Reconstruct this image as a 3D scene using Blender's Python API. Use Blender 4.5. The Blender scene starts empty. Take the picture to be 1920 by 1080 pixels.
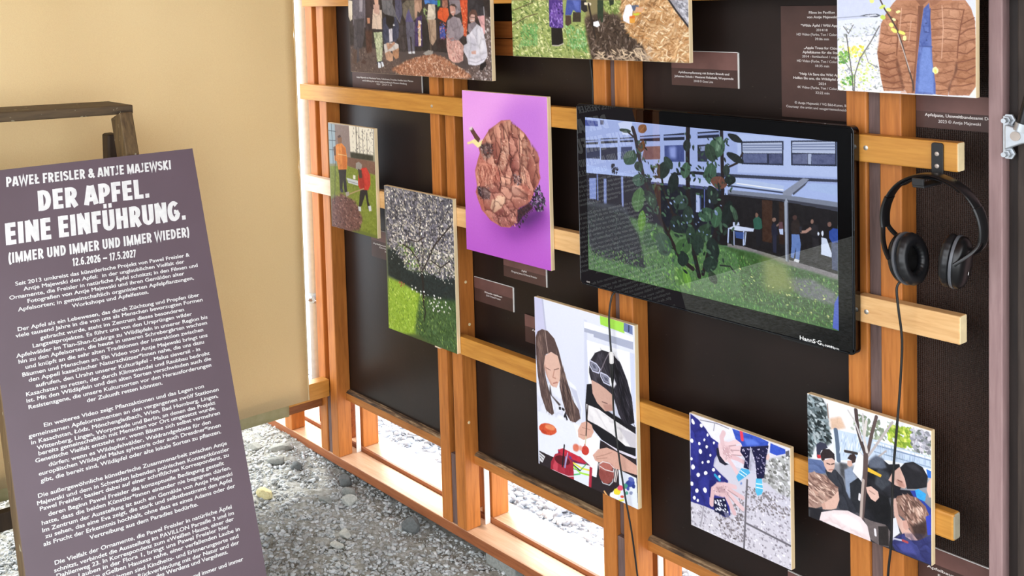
import bpy, bmesh, math, random
import numpy as np
from mathutils import Vector, Matrix

scene = bpy.context.scene
COL = scene.collection

# ------------------------------------------------------------------ camera
# world: X runs along the exhibition wall to the right, Y into the wall, Z up, ground at z = 0
cam_data = bpy.data.cameras.new('camera')
cam_data.sensor_fit = 'HORIZONTAL'
cam_data.sensor_width = 36.0
cam_data.lens = 2069.163 / 1920.0 * 36.0
cam_data.shift_x = (960.0 - 726.0586) / 1920.0
cam_data.shift_y = (109.6568 - 540.0) / 1920.0
cam_data.clip_start = 0.02
cam_data.clip_end = 300
camera = bpy.data.objects.new('camera', cam_data)
COL.objects.link(camera)


def cam_axes(a, b, c):
    cy, sy, cp, sp, cr, sr = math.cos(a), math.sin(a), math.cos(b), math.sin(b), math.cos(c), math.sin(c)
    f = Vector((sy * cp, cy * cp, sp))
    r = Vector((cy, -sy, 0))
    u = r.cross(f)
    return cr * r + sr * u, -sr * r + cr * u, f


r_, u_, f_ = cam_axes(-0.9413484, -0.0610014, -0.0341514)
camera.matrix_world = Matrix(((r_.x, u_.x, -f_.x, 0), (r_.y, u_.y, -f_.y, 0), (r_.z, u_.z, -f_.z, 1.49), (0, 0, 0, 1)))
scene.camera = camera

# ------------------------------------------------------------------ light
world = bpy.data.worlds.new('overcast_sky')
scene.world = world
world.use_nodes = True
wn = world.node_tree
wb = wn.nodes['Background']
wb.inputs[0].default_value = (0.93, 0.96, 1.0, 1)
wb.inputs[1].default_value = 1.55

sun_data = bpy.data.lights.new('sun', 'SUN')
sun_data.energy = 2.2
sun_data.angle = math.radians(12)
sun_data.color = (1.0, 0.95, 0.86)
sun = bpy.data.objects.new('sun', sun_data)
COL.objects.link(sun)
sun.location = (-6, 4, 7)
sun.rotation_euler = Vector((0.80, -0.42, -0.80)).to_track_quat('-Z', 'Y').to_euler()

scene.view_settings.view_transform = 'Standard'
scene.view_settings.look = 'None'
scene.view_settings.gamma = 1.0
scene.view_settings.use_curve_mapping = False
scene.view_settings.exposure = 1.35


# ------------------------------------------------------------------ helpers
def lin(c):
    """'#rrggbb' -> linear rgba"""
    v = [int(c[i:i + 2], 16) / 255.0 for i in (1, 3, 5)]
    return tuple((x / 12.92 if x <= 0.04045 else ((x + 0.055) / 1.055) ** 2.4) for x in v) + (1.0,)


class NT:
    def __init__(self, name):
        self.m = bpy.data.materials.new(name)
        self.m.use_nodes = True
        self.t = self.m.node_tree
        self.b = self.t.nodes['Principled BSDF']

    def n(self, kind, **kw):
        nd = self.t.nodes.new(kind)
        for k, v in kw.items():
            setattr(nd, k, v)
        return nd

    def l(self, a, b):
        self.t.links.new(a, b)

    def s(self, **kw):
        for k, v in kw.items():
            self.b.inputs[k.replace('_', ' ')].default_value = v
        return self

    def ramp(self, fac, stops):
        r = self.n('ShaderNodeValToRGB')
        els = r.color_ramp.elements
        while len(els) < len(stops):
            els.new(0.5)
        for e, (p, c) in zip(els, stops):
            e.position = p
            e.color = lin(c)
        self.l(fac, r.inputs[0])
        return r.outputs[0]

    def coords(self, scale=(1, 1, 1), rnd=True):
        tc = self.n('ShaderNodeTexCoord')
        mp = self.n('ShaderNodeMapping')
        mp.inputs['Scale'].default_value = scale
        src = tc.outputs['Object']
        if rnd:
            oi = self.n('ShaderNodeObjectInfo')
            mul = self.n('ShaderNodeMath', operation='MULTIPLY')
            mul.inputs[1].default_value = 37.0
            self.l(oi.outputs['Random'], mul.inputs[0])
            ad = self.n('ShaderNodeVectorMath', operation='ADD')
            self.l(src, ad.inputs[0])
            self.l(mul.outputs[0], ad.inputs[1])
            src = ad.outputs[0]
        self.l(src, mp.inputs['Vector'])
        return mp.outputs[0]

    def noise(self, vec, scale, detail=4, rough=0.55, dist=0.0):
        nz = self.n('ShaderNodeTexNoise')
        nz.inputs['Scale'].default_value = scale
        nz.inputs['Detail'].default_value = detail
        nz.inputs['Roughness'].default_value = rough
        nz.inputs['Distortion'].default_value = dist
        self.l(vec, nz.inputs['Vector'])
        return nz.outputs['Fac']

    def bump(self, fac, strength=0.3, dist=0.002):
        b = self.n('ShaderNodeBump')
        b.inputs['Strength'].default_value = strength
        b.inputs['Distance'].default_value = dist
        self.l(fac, b.inputs['Height'])
        self.l(b.outputs[0], self.b.inputs['Normal'])
        return b

    def mix(self, fac, a, b, mode='MIX'):
        m = self.n('ShaderNodeMix', data_type='RGBA', blend_type=mode)
        if isinstance(fac, float):
            m.inputs[0].default_value = fac
        else:
            self.l(fac, m.inputs[0])
        for sock, v in ((m.inputs[6], a), (m.inputs[7], b)):
            if isinstance(v, str):
                sock.default_value = lin(v)
            else:
                self.l(v, sock)
        return m.outputs[2]


def flat(name, c, rough=0.5, metal=0.0, spec=0.5):
    m = NT(name)
    v = m.coords()
    col = m.ramp(m.noise(v, 60, 3), [(0.3, c), (0.75, shade(c, 0.93))])
    m.l(col, m.b.inputs['Base Color'])
    m.s(Roughness=rough, Metallic=metal, Specular_IOR_Level=spec)
    return m.m


def shade(c, k):
    return '#' + ''.join('%02x' % max(0, min(255, int(int(c[i:i + 2], 16) * k))) for i in (1, 3, 5))


def wood(name, light, mid, dark, axis='z', rough=0.5, knots=True, spec=0.4):
    """planed timber, grain along an axis, a few knots"""
    m = NT(name)
    st = {'x': (1.0, 14, 14), 'y': (14, 1.0, 14), 'z': (14, 14, 1.0)}[axis]
    v = m.coords(st)
    g = m.noise(v, 3.0, 6, 0.6, 1.2)
    col = m.ramp(g, [(0.25, dark), (0.48, mid), (0.75, light)])
    st2 = tuple(6 if s > 2 else 0.6 for s in st)
    v2 = m.coords(st2)
    g2 = m.noise(v2, 22.0, 3, 0.6, 0.4)
    col = m.mix(0.3, col, m.ramp(g2, [(0.35, dark), (0.6, light)]))
    if knots:
        st3 = tuple(9 if s > 2 else 3.2 for s in st)
        v3 = m.coords(st3)
        vo = m.n('ShaderNodeTexVoronoi')
        vo.inputs['Scale'].default_value = 0.9
        m.l(v3, vo.inputs['Vector'])
        k = m.ramp(vo.outputs['Distance'], [(0.05, '#ffffff'), (0.13, '#000000')])
        col = m.mix(k, col, shade(dark, 0.55))
    m.l(col, m.b.inputs['Base Color'])
    m.s(Roughness=rough, Specular_IOR_Level=spec)
    m.bump(g, 0.25, 0.001)
    return m.m


def link(o, parent=None):
    COL.objects.link(o)
    if parent is not None:
        o.parent = parent
        o.location = -WPOS(parent)
    return o


def WPOS(o):
    p = Vector((0, 0, 0))
    while o is not None:
        p += o.location
        o = o.parent
    return p


def thing(name, label, cat, loc=(0, 0, 0), group=None):
    o = bpy.data.objects.new(name, None)
    o.empty_display_size = 0.05
    COL.objects.link(o)
    o.location = loc
    tag(o, label, cat, group)
    return o


def tag(o, label=None, cat=None, group=None, kind=None):
    for k, v in (('label', label), ('category', cat), ('group', group), ('kind', kind)):
        if v:
            o[k] = v
    return o


class MB:
    """collects shapes given in world coordinates into one mesh object"""

    def __init__(self):
        self.bm = bmesh.new()

    def box(self, x0, x1, y0, y1, z0, z1, bev=0.0, seg=2, jitter=0.0):
        b = bmesh.new()
        vs = [b.verts.new((x, y, z)) for x in (x0, x1) for y in (y0, y1) for z in (z0, z1)]
        for f in ((0, 1, 3, 2), (4, 6, 7, 5), (0, 4, 5, 1), (2, 3, 7, 6), (0, 2, 6, 4), (1, 5, 7, 3)):
            b.faces.new([vs[i] for i in f])
        bmesh.ops.recalc_face_normals(b, faces=b.faces)
        if bev > 0:
            bmesh.ops.bevel(b, geom=list(b.edges), offset=bev, segments=seg, profile=0.5, affect='EDGES')
        self.take(b)
        return self

    def take(self, b, mat=None):
        if mat is not None:
            bmesh.ops.transform(b, matrix=mat, verts=b.verts)
        me = bpy.data.meshes.new('tmp')
        b.to_mesh(me)
        b.free()
        self.bm.from_mesh(me)
        bpy.data.meshes.remove(me)

    def bar(self, a, b, w, d, up=(0, 0, 1), bev=0.0):
        """beam from a to b, w across (along up x dir), d along the up side"""
        a, b = Vector(a), Vector(b)
        ax = (b - a).normalized()
        upv = Vector(up)
        s = ax.cross(upv).normalized()
        t = s.cross(ax).normalized()
        L = (b - a).length
        q = MB()
        q.box(-w / 2, w / 2, -d / 2, d / 2, 0, L, bev)
        m = Matrix(((s.x, t.x, ax.x, a.x), (s.y, t.y, ax.y, a.y), (s.z, t.z, ax.z, a.z), (0, 0, 0, 1)))
        self.take(q.bm, m)
        return self

    def tube(self, pts, r, n=10, cap=True):
        pts = [Vector(p) for p in pts]
        rr = r if isinstance(r, (list, tuple)) else [r] * len(pts)
        rings = []
        ref = Vector((0.123, 0.35, 0.93)).normalized()
        for i, p in enumerate(pts):
            t = (pts[min(i + 1, len(pts) - 1)] - pts[max(i - 1, 0)]).normalized()
            s = t.cross(ref)
            if s.length < 1e-4:
                s = t.cross(Vector((1, 0, 0)))
            s.normalize()
            u = s.cross(t)
            ref = u if i else ref
            s = t.cross(ref).normalized()
            u = s.cross(t)
            rings.append([self.bm.verts.new(p + (s * math.cos(k * 2 * math.pi / n) + u * math.sin(k * 2 * math.pi / n)) * rr[i]) for k in range(n)])
        for a, b in zip(rings, rings[1:]):
            for k in range(n):
                self.bm.faces.new((a[k], a[(k + 1) % n], b[(k + 1) % n], b[k]))
        if cap:
            self.bm.faces.new(rings[0])
            self.bm.faces.new(rings[-1][::-1])
        return self

    def sweep(self, pts, prof, side):
        """closed profile [(a, b)] swept along pts; a runs along `side`, b along side x tangent"""
        pts = [Vector(p) for p in pts]
        rings = []
        for i, p in enumerate(pts):
            t = (pts[min(i + 1, len(pts) - 1)] - pts[max(i - 1, 0)]).normalized()
            sd = Vector(side)
            sd = (sd - t * sd.dot(t)).normalized()
            o = sd.cross(t)
            pr = prof(i / (len(pts) - 1)) if callable(prof) else prof
            rings.append([self.bm.verts.new(p + sd * a + o * b) for a, b in pr])
        n = len(rings[0])
        for a, b in zip(rings, rings[1:]):
            for k in range(n):
                self.bm.faces.new((a[k], a[(k + 1) % n], b[(k + 1) % n], b[k]))
        self.bm.faces.new(rings[0][::-1])
        self.bm.faces.new(rings[-1])
        return self

    def lathe(self, prof, centre, axis='x', n=32, sc=(1, 1)):
        """prof: [(h, r)] along the axis"""
        rings = []
        for h, r in prof:
            ring = []
            for k in range(n):
                a = 2 * math.pi * k / n
                c, s = r * math.cos(a) * sc[0], r * math.sin(a) * sc[1]
                q = {'x': (h, c, s), 'y': (c, h, s), 'z': (c, s, h)}[axis]
                ring.append(self.bm.verts.new(Vector(centre) + Vector(q)))
            rings.append(ring)
        for a, b in zip(rings, rings[1:]):
            for k in range(n):
                self.bm.faces.new((a[k], a[(k + 1) % n], b[(k + 1) % n], b[k]))
        if prof[0][1] > 1e-5:
            self.bm.faces.new(rings[0][::-1])
        if prof[-1][1] > 1e-5:
            self.bm.faces.new(rings[-1])
        return self

    def prism(self, pts, y0, y1, bev=0.0):
        """outline in x, z extruded along y"""
        b = bmesh.new()
        a = [b.verts.new((x, y0, z)) for x, z in pts]
        c = [b.verts.new((x, y1, z)) for x, z in pts]
        n = len(pts)
        b.faces.new(a)
        b.faces.new(c[::-1])
        for k in range(n):
            b.faces.new((a[k], c[k], c[(k + 1) % n], a[(k + 1) % n]))
        bmesh.ops.recalc_face_normals(b, faces=b.faces)
        if bev:
            bmesh.ops.bevel(b, geom=list(b.edges), offset=bev, segments=2, profile=0.5, affect='EDGES')
        self.take(b)
        return self

    def build(self, name, mat, parent=None, smooth=False):
        bmesh.ops.recalc_face_normals(self.bm, faces=self.bm.faces)
        me = bpy.data.meshes.new(name)
        self.bm.to_mesh(me)
        self.bm.free()
        for m in (mat if isinstance(mat, (list, tuple)) else [mat]):
            me.materials.append(m)
        if smooth:
            me.shade_smooth()
            try:
                me.set_sharp_from_angle(angle=math.radians(40))
            except Exception:
                pass
        o = bpy.data.objects.new(name, me)
        return link(o, parent)


def struct(o):
    o['kind'] = 'structure'
    return o


def rebase(o, loc):
    """move the origin of a one-mesh thing to loc, geometry stays put"""
    loc = Vector(loc)
    o.data.transform(Matrix.Translation(-loc))
    o.location = loc
    return o


def text_verts(body, size, bold=0.0, space=1.0):
    """outline of a line of text as (verts, faces, width), baseline at 0, left at 0"""
    cu = bpy.data.curves.new('txt', 'FONT')
    cu.body = body
    cu.size = size
    cu.space_character = space
    cu.resolution_u = 3
    ob = bpy.data.objects.new('txt', cu)
    COL.objects.link(ob)
    dg = bpy.context.evaluated_depsgraph_get()
    dg.update()
    ev = ob.evaluated_get(dg)
    me = ev.to_mesh()
    vs = [(v.co.x, v.co.y) for v in me.vertices]
    fs = [tuple(p.vertices) for p in me.polygons]
    ev.to_mesh_clear()
    bpy.data.objects.remove(ob)
    bpy.data.curves.remove(cu)
    if not vs:
        return [], [], 0
    x0 = min(v[0] for v in vs)
    w = max(v[0] for v in vs) - x0
    return [(x - x0, y) for x, y in vs], fs, w


class Lettering:
    """lines of text on a plane; origin o, right r, up u, lifted along n"""

    def __init__(self, o, r, u):
        self.o, self.r, self.u = Vector(o), Vector(r).normalized(), Vector(u).normalized()
        self.n = self.r.cross(self.u)
        self.v, self.f = [], []

    def line(self, body, x, y, size, width=None, align='c', bold=0.0, sx=1.0, shear=0.0, lift=0.0006, tilt=0.0, sy=1.0):
        vs, fs, w = text_verts(body, size)
        if not vs:
            return
        k = (width / w) if width else sx
        w *= k
        off = {'c': -w / 2, 'l': 0, 'r': -w}[align]
        shifts = [(0, 0)]
        if bold:
            shifts = [(bold * math.cos(a), bold * math.sin(a) * 0.6) for a in [i * math.pi / 4 for i in range(8)]]
        for j, (dx, dy) in enumerate(shifts):
            base = len(self.v)
            for vx, vy in vs:
                px = vx * k + off + shear * vy + dx
                py = vy * sy + dy
                ct, st = math.cos(tilt), math.sin(tilt)
                qx, qy = px * ct - py * st, px * st + py * ct
                self.v.append(self.o + self.r * (x + qx) + self.u * (y + qy) + self.n * (lift + j * 2e-6))
            self.f += [tuple(i + base for i in f) for f in fs]

    def poly(self, pts, lift=0.0006):
        base = len(self.v)
        for x, y in pts:
            self.v.append(self.o + self.r * x + self.u * y + self.n * lift)
        self.f.append(tuple(range(base, base + len(pts))))

    def build(self, name, mat, parent):
        me = bpy.data.meshes.new(name)
        me.from_pydata([tuple(v) for v in self.v], [], self.f)
        me.materials.append(mat)
        return link(bpy.data.objects.new(name, me), parent)
# ------------------------------------------------------------------ materials
M_STUD = wood('stained_larch', '#c8803c', '#b26b2e', '#935623', 'z', 0.45)
M_STUD_DARK = wood('stained_larch_dark', '#a9652b', '#93541f', '#743d14', 'z', 0.5)
M_RAIL = wood('varnished_pine_rail', '#cf9644', '#c08538', '#aa6f2a', 'x', 0.4)
M_RAIL_PALE = wood('bare_pine_rail', '#edc690', '#dcae74', '#c9955c', 'x', 0.5)
M_RAIL_WHITE = wood('bare_spruce_rail', '#f0ddc8', '#e6ceb4', '#d8b999', 'x', 0.5)
M_TRIM_X = wood('stained_trim', '#c0803e', '#ad6c30', '#915826', 'x', 0.45)
M_BEAM = wood('stained_base_beam', '#a5673e', '#925530', '#744022', 'x', 0.5)
M_WORN = NT('worn_dirty_edge')
v = M_WORN.coords((1, 8, 8))
M_WORN.l(M_WORN.ramp(M_WORN.noise(v, 14, 6, .65), [(.38, '#3a2c20'), (.5, '#6b5136'), (.62, '#a58a68')]), M_WORN.b.inputs['Base Color'])
M_WORN.s(Roughness=.75)
M_WORN = M_WORN.m
M_SILL = wood('sill_window_light', '#ecc7a4', '#e0b58e', '#cf9f78', 'x', 0.5)  # sill wood paler than the beam, brightness from the window openings painted in
M_BOARD = wood('reddish_board', '#a2602a', '#8c4e20', '#6b3814', 'x', 0.5)
M_YBEAM = wood('yellow_beam', '#d09a4c', '#bd8438', '#9d6a28', 'y', 0.45)
M_YBROWN = wood('brown_beam', '#9a5f33', '#85502a', '#683c1d', 'y', 0.5)
M_BATTEN = wood('grey_brown_batten', '#7b6560', '#67524e', '#4d3d3a', 'z', 0.6, knots=False)
M_BATTEN_D = wood('dark_batten', '#2f2521', '#241b18', '#191210', 'z', 0.6, knots=False)
M_MAUVE = wood('mauve_painted_batten', '#a68a88', '#967a79', '#84696a', 'z', 0.6, knots=False)
M_DARKBOARD = wood('weathered_dark_board', '#4a3f38', '#382e29', '#251e1a', 'z', 0.7, knots=False)
M_ENDGRAIN = flat('end_grain', '#f0dcae', 0.6)
M_OLDWOOD = wood('old_ladder_wood', '#7a6440', '#5f4c30', '#3f3222', 'y', 0.65)
M_OLDLEG = wood('old_ladder_leg', '#8a7048', '#654f33', '#463622', 'z', 0.65)
M_OLDDARK = wood('old_ladder_dark', '#4a3a28', '#3a2d20', '#281f17', 'z', 0.65)
M_BLACK = flat('black_plastic', '#121214', 0.32)
M_BLACKMATT = flat('black_matt_steel', '#1a1a1c', 0.5)
M_RUBBER = flat('black_cable_sheath', '#141414', 0.45)
M_LEATHER = flat('black_ear_leather', '#17181b', 0.38)
M_GLOSS = flat('piano_black', '#030304', 0.008)
M_GREYRING = flat('grey_plastic_ring', '#5d6066', 0.35)
M_ZINC = flat('galvanised_steel', '#c9ced3', 0.38, 0.75)
M_ZINCPOLE = flat('grey_steel_pole', '#b9ada3', 0.4, 0.35)
M_SCREW = flat('screw_head', '#cfc9bd', 0.35, 0.8)
M_WHITE = flat('white_print_ink', '#f2f4f2', 0.5)
M_CAPINK = flat('caption_ink', '#ddd6d2', 0.5)
M_WHITEEDGE = flat('white_card_edge', '#e6e4e0', 0.6)


def panel_mat(name, base, scratches=True, weave=False, rough=0.34):
    m = NT(name)
    v = m.coords((1, 1, 1))
    n1 = m.noise(v, 5, 5, 0.6)
    col = m.ramp(n1, [(0.3, shade(base, 0.8)), (0.7, shade(base, 1.2))])
    if scratches:
        vs = m.coords((30, 30, 90))
        vo = m.n('ShaderNodeTexVoronoi')
        vo.inputs['Scale'].default_value = 0.75
        m.l(vs, vo.inputs['Vector'])
        k = m.ramp(vo.outputs['Distance'], [(0.035, '#505050'), (0.07, '#000000')])
        col = m.mix(k, col, '#a89a8c')
    m.l(col, m.b.inputs['Base Color'])
    m.s(Roughness=rough, Specular_IOR_Level=0.35)
    if weave:
        w = m.n('ShaderNodeTexWave', wave_type='BANDS', bands_direction='X')
        w.inputs['Scale'].default_value = 95
        w2 = m.n('ShaderNodeTexWave', wave_type='BANDS', bands_direction='Z')
        w2.inputs['Scale'].default_value = 95
        m.l(v, w.inputs['Vector'])
        m.l(v, w2.inputs['Vector'])
        mu = m.n('ShaderNodeMath', operation='MULTIPLY')
        m.l(w.outputs['Fac'], mu.inputs[0])
        m.l(w2.outputs['Fac'], mu.inputs[1])
        m.bump(mu.outputs[0], 0.8, 0.002)
    else:
        m.bump(m.noise(v, 140, 2), 0.12, 0.001)
    return m.m


M_PANEL = panel_mat('dark_resin_plywood', '#211815')
M_PANEL_WEAVE = panel_mat('dark_mesh_plywood', '#2f221d', weave=True, rough=0.45)
M_CARD = panel_mat('brown_caption_card', '#4a3530', scratches=False, rough=0.42)
M_CARD_TOP = panel_mat('lighter_brown_caption_card', '#6b4c46', scratches=False, rough=0.42)

m = NT('mauve_brown_board')
v = m.coords()
c_ = m.ramp(m.noise(v, 3, 4), [(0.3, '#5f5058'), (0.7, '#685862')])
k_ = m.ramp(m.noise(v, 14, 3), [(0.68, '#000000'), (0.78, '#606060')])
c_ = m.mix(k_, c_, '#4a3b40')
m.l(c_, m.b.inputs['Base Color'])
m.s(Roughness=0.42, Specular_IOR_Level=0.5)
M_POSTER = m.m

m = NT('plywood_edge')
v = m.coords((1, 1, 1), rnd=False)
w_ = m.n('ShaderNodeTexWave', wave_type='BANDS', bands_direction='Y')
w_.inputs['Scale'].default_value = 75
w_.inputs['Distortion'].default_value = 0.6
m.l(v, w_.inputs['Vector'])
m.l(m.ramp(w_.outputs['Fac'], [(0.2, '#d8bd8c'), (0.6, '#efdcb6')]), m.b.inputs['Base Color'])
m.s(Roughness=0.6)
M_PLY = m.m

m = NT('beige_canvas')
v = m.coords((1, 1, 1), rnd=False)
c_ = m.ramp(m.noise(v, 2.2, 3), [(0.3, '#dfcba6'), (0.7, '#e4d2b0')])
w_ = m.noise(v, 420, 2)
m.l(m.mix(0.25, c_, m.ramp(w_, [(0.3, '#a58d5c'), (0.7, '#e6cf9e')]), 'OVERLAY'), m.b.inputs['Base Color'])
m.s(Roughness=0.9, Specular_IOR_Level=0.1)
tr_ = m.n('ShaderNodeBsdfTranslucent')
tr_.inputs[0].default_value = lin('#ead9b4')
mx_ = m.n('ShaderNodeMixShader')
mx_.inputs[0].default_value = 0.22
m.l(m.b.outputs[0], mx_.inputs[1])
m.l(tr_.outputs[0], mx_.inputs[2])
m.l(mx_.outputs[0], m.t.nodes['Material Output'].inputs[0])
m.bump(w_, 0.3, 0.001)
M_CANVAS = m.m

m = NT('canvas_hem')
v = m.coords((1, 1, 1), rnd=False)
m.l(m.ramp(m.noise(v, 40, 4), [(0.35, '#b4b088'), (0.7, '#c8c4a2')]), m.b.inputs['Base Color'])
m.s(Roughness=0.85, Specular_IOR_Level=0.1)
tr_ = m.n('ShaderNodeBsdfTranslucent')
tr_.inputs[0].default_value = lin('#d8d2a0')
mx_ = m.n('ShaderNodeMixShader')
mx_.inputs[0].default_value = 0.35
m.l(m.b.outputs[0], mx_.inputs[1])
m.l(tr_.outputs[0], mx_.inputs[2])
m.l(mx_.outputs[0], m.t.nodes['Material Output'].inputs[0])
M_HEM = m.m


def stone_mat(name, a, b, c):
    m = NT(name)
    g = m.n('ShaderNodeNewGeometry')
    v = m.coords((1, 1, 1), rnd=False)
    base = m.ramp(g.outputs['Random Per Island'], [(0.0, a), (0.5, b), (1.0, c)])
    n1 = m.noise(v, 160, 4)
    m.l(m.mix(0.5, base, m.ramp(n1, [(0.3, '#6c6c68'), (0.7, '#b8b8b4')]), 'OVERLAY'), m.b.inputs['Base Color'])
    m.s(Roughness=0.85, Specular_IOR_Level=0.25)
    m.bump(n1, 0.4, 0.002)
    return m.m


M_GRAVEL = stone_mat('grey_gravel', '#a3a7a8', '#bcc1c3', '#d2d7da')
M_GRAVEL_OUT = stone_mat('pale_gravel', '#a3a9b2', '#c6ccd4', '#e6eaee')
m = NT('dusty_soil')
v = m.coords((1, 1, 1), rnd=False)
n_ = m.noise(v, 55, 8, 0.7)
n2_ = m.noise(v, 4, 3)
c_ = m.ramp(n_, [(0.32, '#76766c'), (0.5, '#9c9e98'), (0.68, '#c0c3c1')])
c_ = m.mix(m.ramp(n2_, [(0.45, '#000000'), (0.7, '#707070')]), c_, '#5d5842')
m.l(c_, m.b.inputs['Base Color'])
m.s(Roughness=0.95, Specular_IOR_Level=0.15)
m.bump(n_, 0.9, 0.012)
M_SOIL = m.m
M_STONES = {k: stone_mat(k, a, b, c) for k, a, b, c in (
    ('yellowish_stone', '#c3b988', '#cfc79a', '#d6cfa8'), ('grey_stone', '#7e827f', '#8e928f', '#9ca09d'),
    ('dark_stone', '#5e6364', '#6a6f70', '#767b7c'), ('pale_stone', '#a9aca8', '#b6b9b5', '#c4c7c3'))}

# ------------------------------------------------------------------ levels of the wall
YR = 1.769     # front of the rails (prints hang on them)
YS = 1.793     # front of the studs
YP = 1.843     # face of the dark panels
PAIRS = [-2.782, -2.179, -1.594, -0.991]   # right edge of each pair of studs
TOP = 2.55

# ------------------------------------------------------------------ ground
rng = np.random.default_rng(4)


def ground_z(x, y):
    """inside ground, banked up a little towards the far left corner"""
    t = np.clip((-2.35 - x) / 0.8, 0, 1)
    return 0.038 * t * t * (3 - 2 * t) + 0.006 * np.sin(9 * x + 4 * y) * np.cos(7 * y - 3 * x)


def height_grid(name, x0, x1, y0, y1, step, zf, mat, amp):
    nx, ny = int((x1 - x0) / step) + 1, int((y1 - y0) / step) + 1
    xs, ys = np.linspace(x0, x1, nx), np.linspace(y0, y1, ny)
    X, Y = np.meshgrid(xs, ys)
    Zv = zf(X, Y) + amp * rng.standard_normal(X.shape)
    me = bpy.data.meshes.new(name)
    co = np.stack([X, Y, Zv], -1).reshape(-1, 3)
    i = np.arange(nx * ny).reshape(ny, nx)
    q = np.stack([i[:-1, :-1], i[:-1, 1:], i[1:, 1:], i[1:, :-1]], -1).reshape(-1, 4)
    me.from_pydata(co.tolist(), [], q.tolist())
    me.materials.append(mat)
    me.shade_smooth()
    return link(bpy.data.objects.new(name, me))


floor = struct(height_grid('floor', -3.9, 3.0, -3.0, 2.0, 0.025, ground_z, M_SOIL, 0.0025))
out_g = struct(height_grid('ground', -14, 8, 2.0, 14, 0.25, lambda x, y: 0 * x - 0.012, M_GRAVEL_OUT, 0.006))
out_l = struct(height_grid('ground', -14, -3.9, -8, 2.0, 0.25, lambda x, y: 0 * x - 0.004, M_GRAVEL_OUT, 0.006))
out_f = struct(height_grid('ground', -3.9, 8, -9, -3.0, 0.25, lambda x, y: 0 * x - 0.004, M_GRAVEL_OUT, 0.006))


def ico():
    b = bmesh.new()
    bmesh.ops.create_icosphere(b, subdivisions=1, radius=1.0)
    v = np.array([w.co[:] for w in b.verts])
    f = np.array([[w.index for w in p.verts] for p in b.faces])
    b.free()
    return v, f


ICO_V, ICO_F = ico()


def pebbles(name, n, area, rmin, rmax, zf, mat, seed, sink=0.35):
    g = np.random.default_rng(seed)
    px = g.uniform(area[0], area[1], n)
    py = g.uniform(area[2], area[3], n)
    r = rmin + (rmax - rmin) * g.random(n) ** 3.0
    sc = np.stack([r * g.uniform(0.8, 1.5, n), r * g.uniform(0.6, 1.0, n), r * g.uniform(0.4, 0.75, n)], -1)
    a = g.uniform(0, 6.283, n)
    V = ICO_V[None] * (1 + 0.22 * g.standard_normal((n, len(ICO_V), 1))) * sc[:, None]
    tl = g.normal(0, 0.35, n)
    c, s = np.cos(tl)[:, None], np.sin(tl)[:, None]
    V = np.stack([V[..., 0] * c - V[..., 2] * s, V[..., 1], V[..., 0] * s + V[..., 2] * c], -1)
    c, s = np.cos(a)[:, None], np.sin(a)[:, None]
    X = V[..., 0] * c - V[..., 1] * s + px[:, None]
    Y = V[..., 0] * s + V[..., 1] * c + py[:, None]
    Zv = V[..., 2] + (zf(px, py) + sc[:, 2] * (0.5 - sink))[:, None]
    co = np.stack([X, Y, Zv], -1).reshape(-1, 3)
    F = (ICO_F[None] + (np.arange(n) * len(ICO_V))[:, None, None]).reshape(-1, 3)
    me = bpy.data.meshes.new(name)
    me.vertices.add(len(co))
    me.vertices.foreach_set('co', co.astype(np.float32).ravel())
    me.loops.add(F.size)
    me.loops.foreach_set('vertex_index', F.astype(np.int32).ravel())
    me.polygons.add(len(F))
    me.polygons.foreach_set('loop_start', (np.arange(len(F)) * 3).astype(np.int32))
    me.update(calc_edges=True)
    me.validate()
    me.materials.append(mat)
    o = link(bpy.data.objects.new(name, me))
    o['kind'] = 'stuff'
    return o


tag(pebbles('gravel', 42000, (-3.5, -1.55, 0.75, 1.83), 0.0018, 0.0085, ground_z, M_GRAVEL, 11), 'fine grey gravel covering the ground inside the pavilion', 'gravel')
tag(pebbles('gravel', 17000, (-3.7, -0.9, 1.97, 3.0), 0.004, 0.019, lambda x, y: 0 * x - 0.008, M_GRAVEL_OUT, 12), 'pale crushed gravel outside seen under the wall panels', 'gravel')
tag(pebbles('gravel', 5000, (-4.7, -3.52, 0.3, 1.95), 0.003, 0.014, lambda x, y: 0 * x + 0.034, M_GRAVEL, 13), 'sunlit grey gravel under the lower edge of the canvas', 'gravel')


def rock(x, y, rx, ry, rz, ang, mat, label, seed, sink=0.3):
    b = bmesh.new()
    bmesh.ops.create_icosphere(b, subdivisions=3, radius=1.0)
    g = random.Random(seed)
    planes = []
    for _ in range(9):
        d = Vector((g.gauss(0, 1), g.gauss(0, 1), g.gauss(0, 1))).normalized()
        planes.append((d, g.uniform(0.55, 0.85)))
    for w in b.verts:
        for d, k in planes:
            e = w.co.dot(d) - k
            if e > 0:
                w.co -= d * e * 0.92
        w.co = w.co * (1 + g.gauss(0, 0.012))
    z = float(ground_z(np.array(x), np.array(y)))
    mt = Matrix.Translation((x, y, z + rz * (0.7 - sink))) @ Matrix.Rotation(ang, 4, 'Z') @ Matrix.Diagonal((rx, ry, rz, 1))
    q = MB()
    q.take(b, mt)
    o = q.build('stone', mat)
    rebase(o, (x, y, z))
    tag(o, label, 'stone', 'loose stones on the gravel')
    return o


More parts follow.
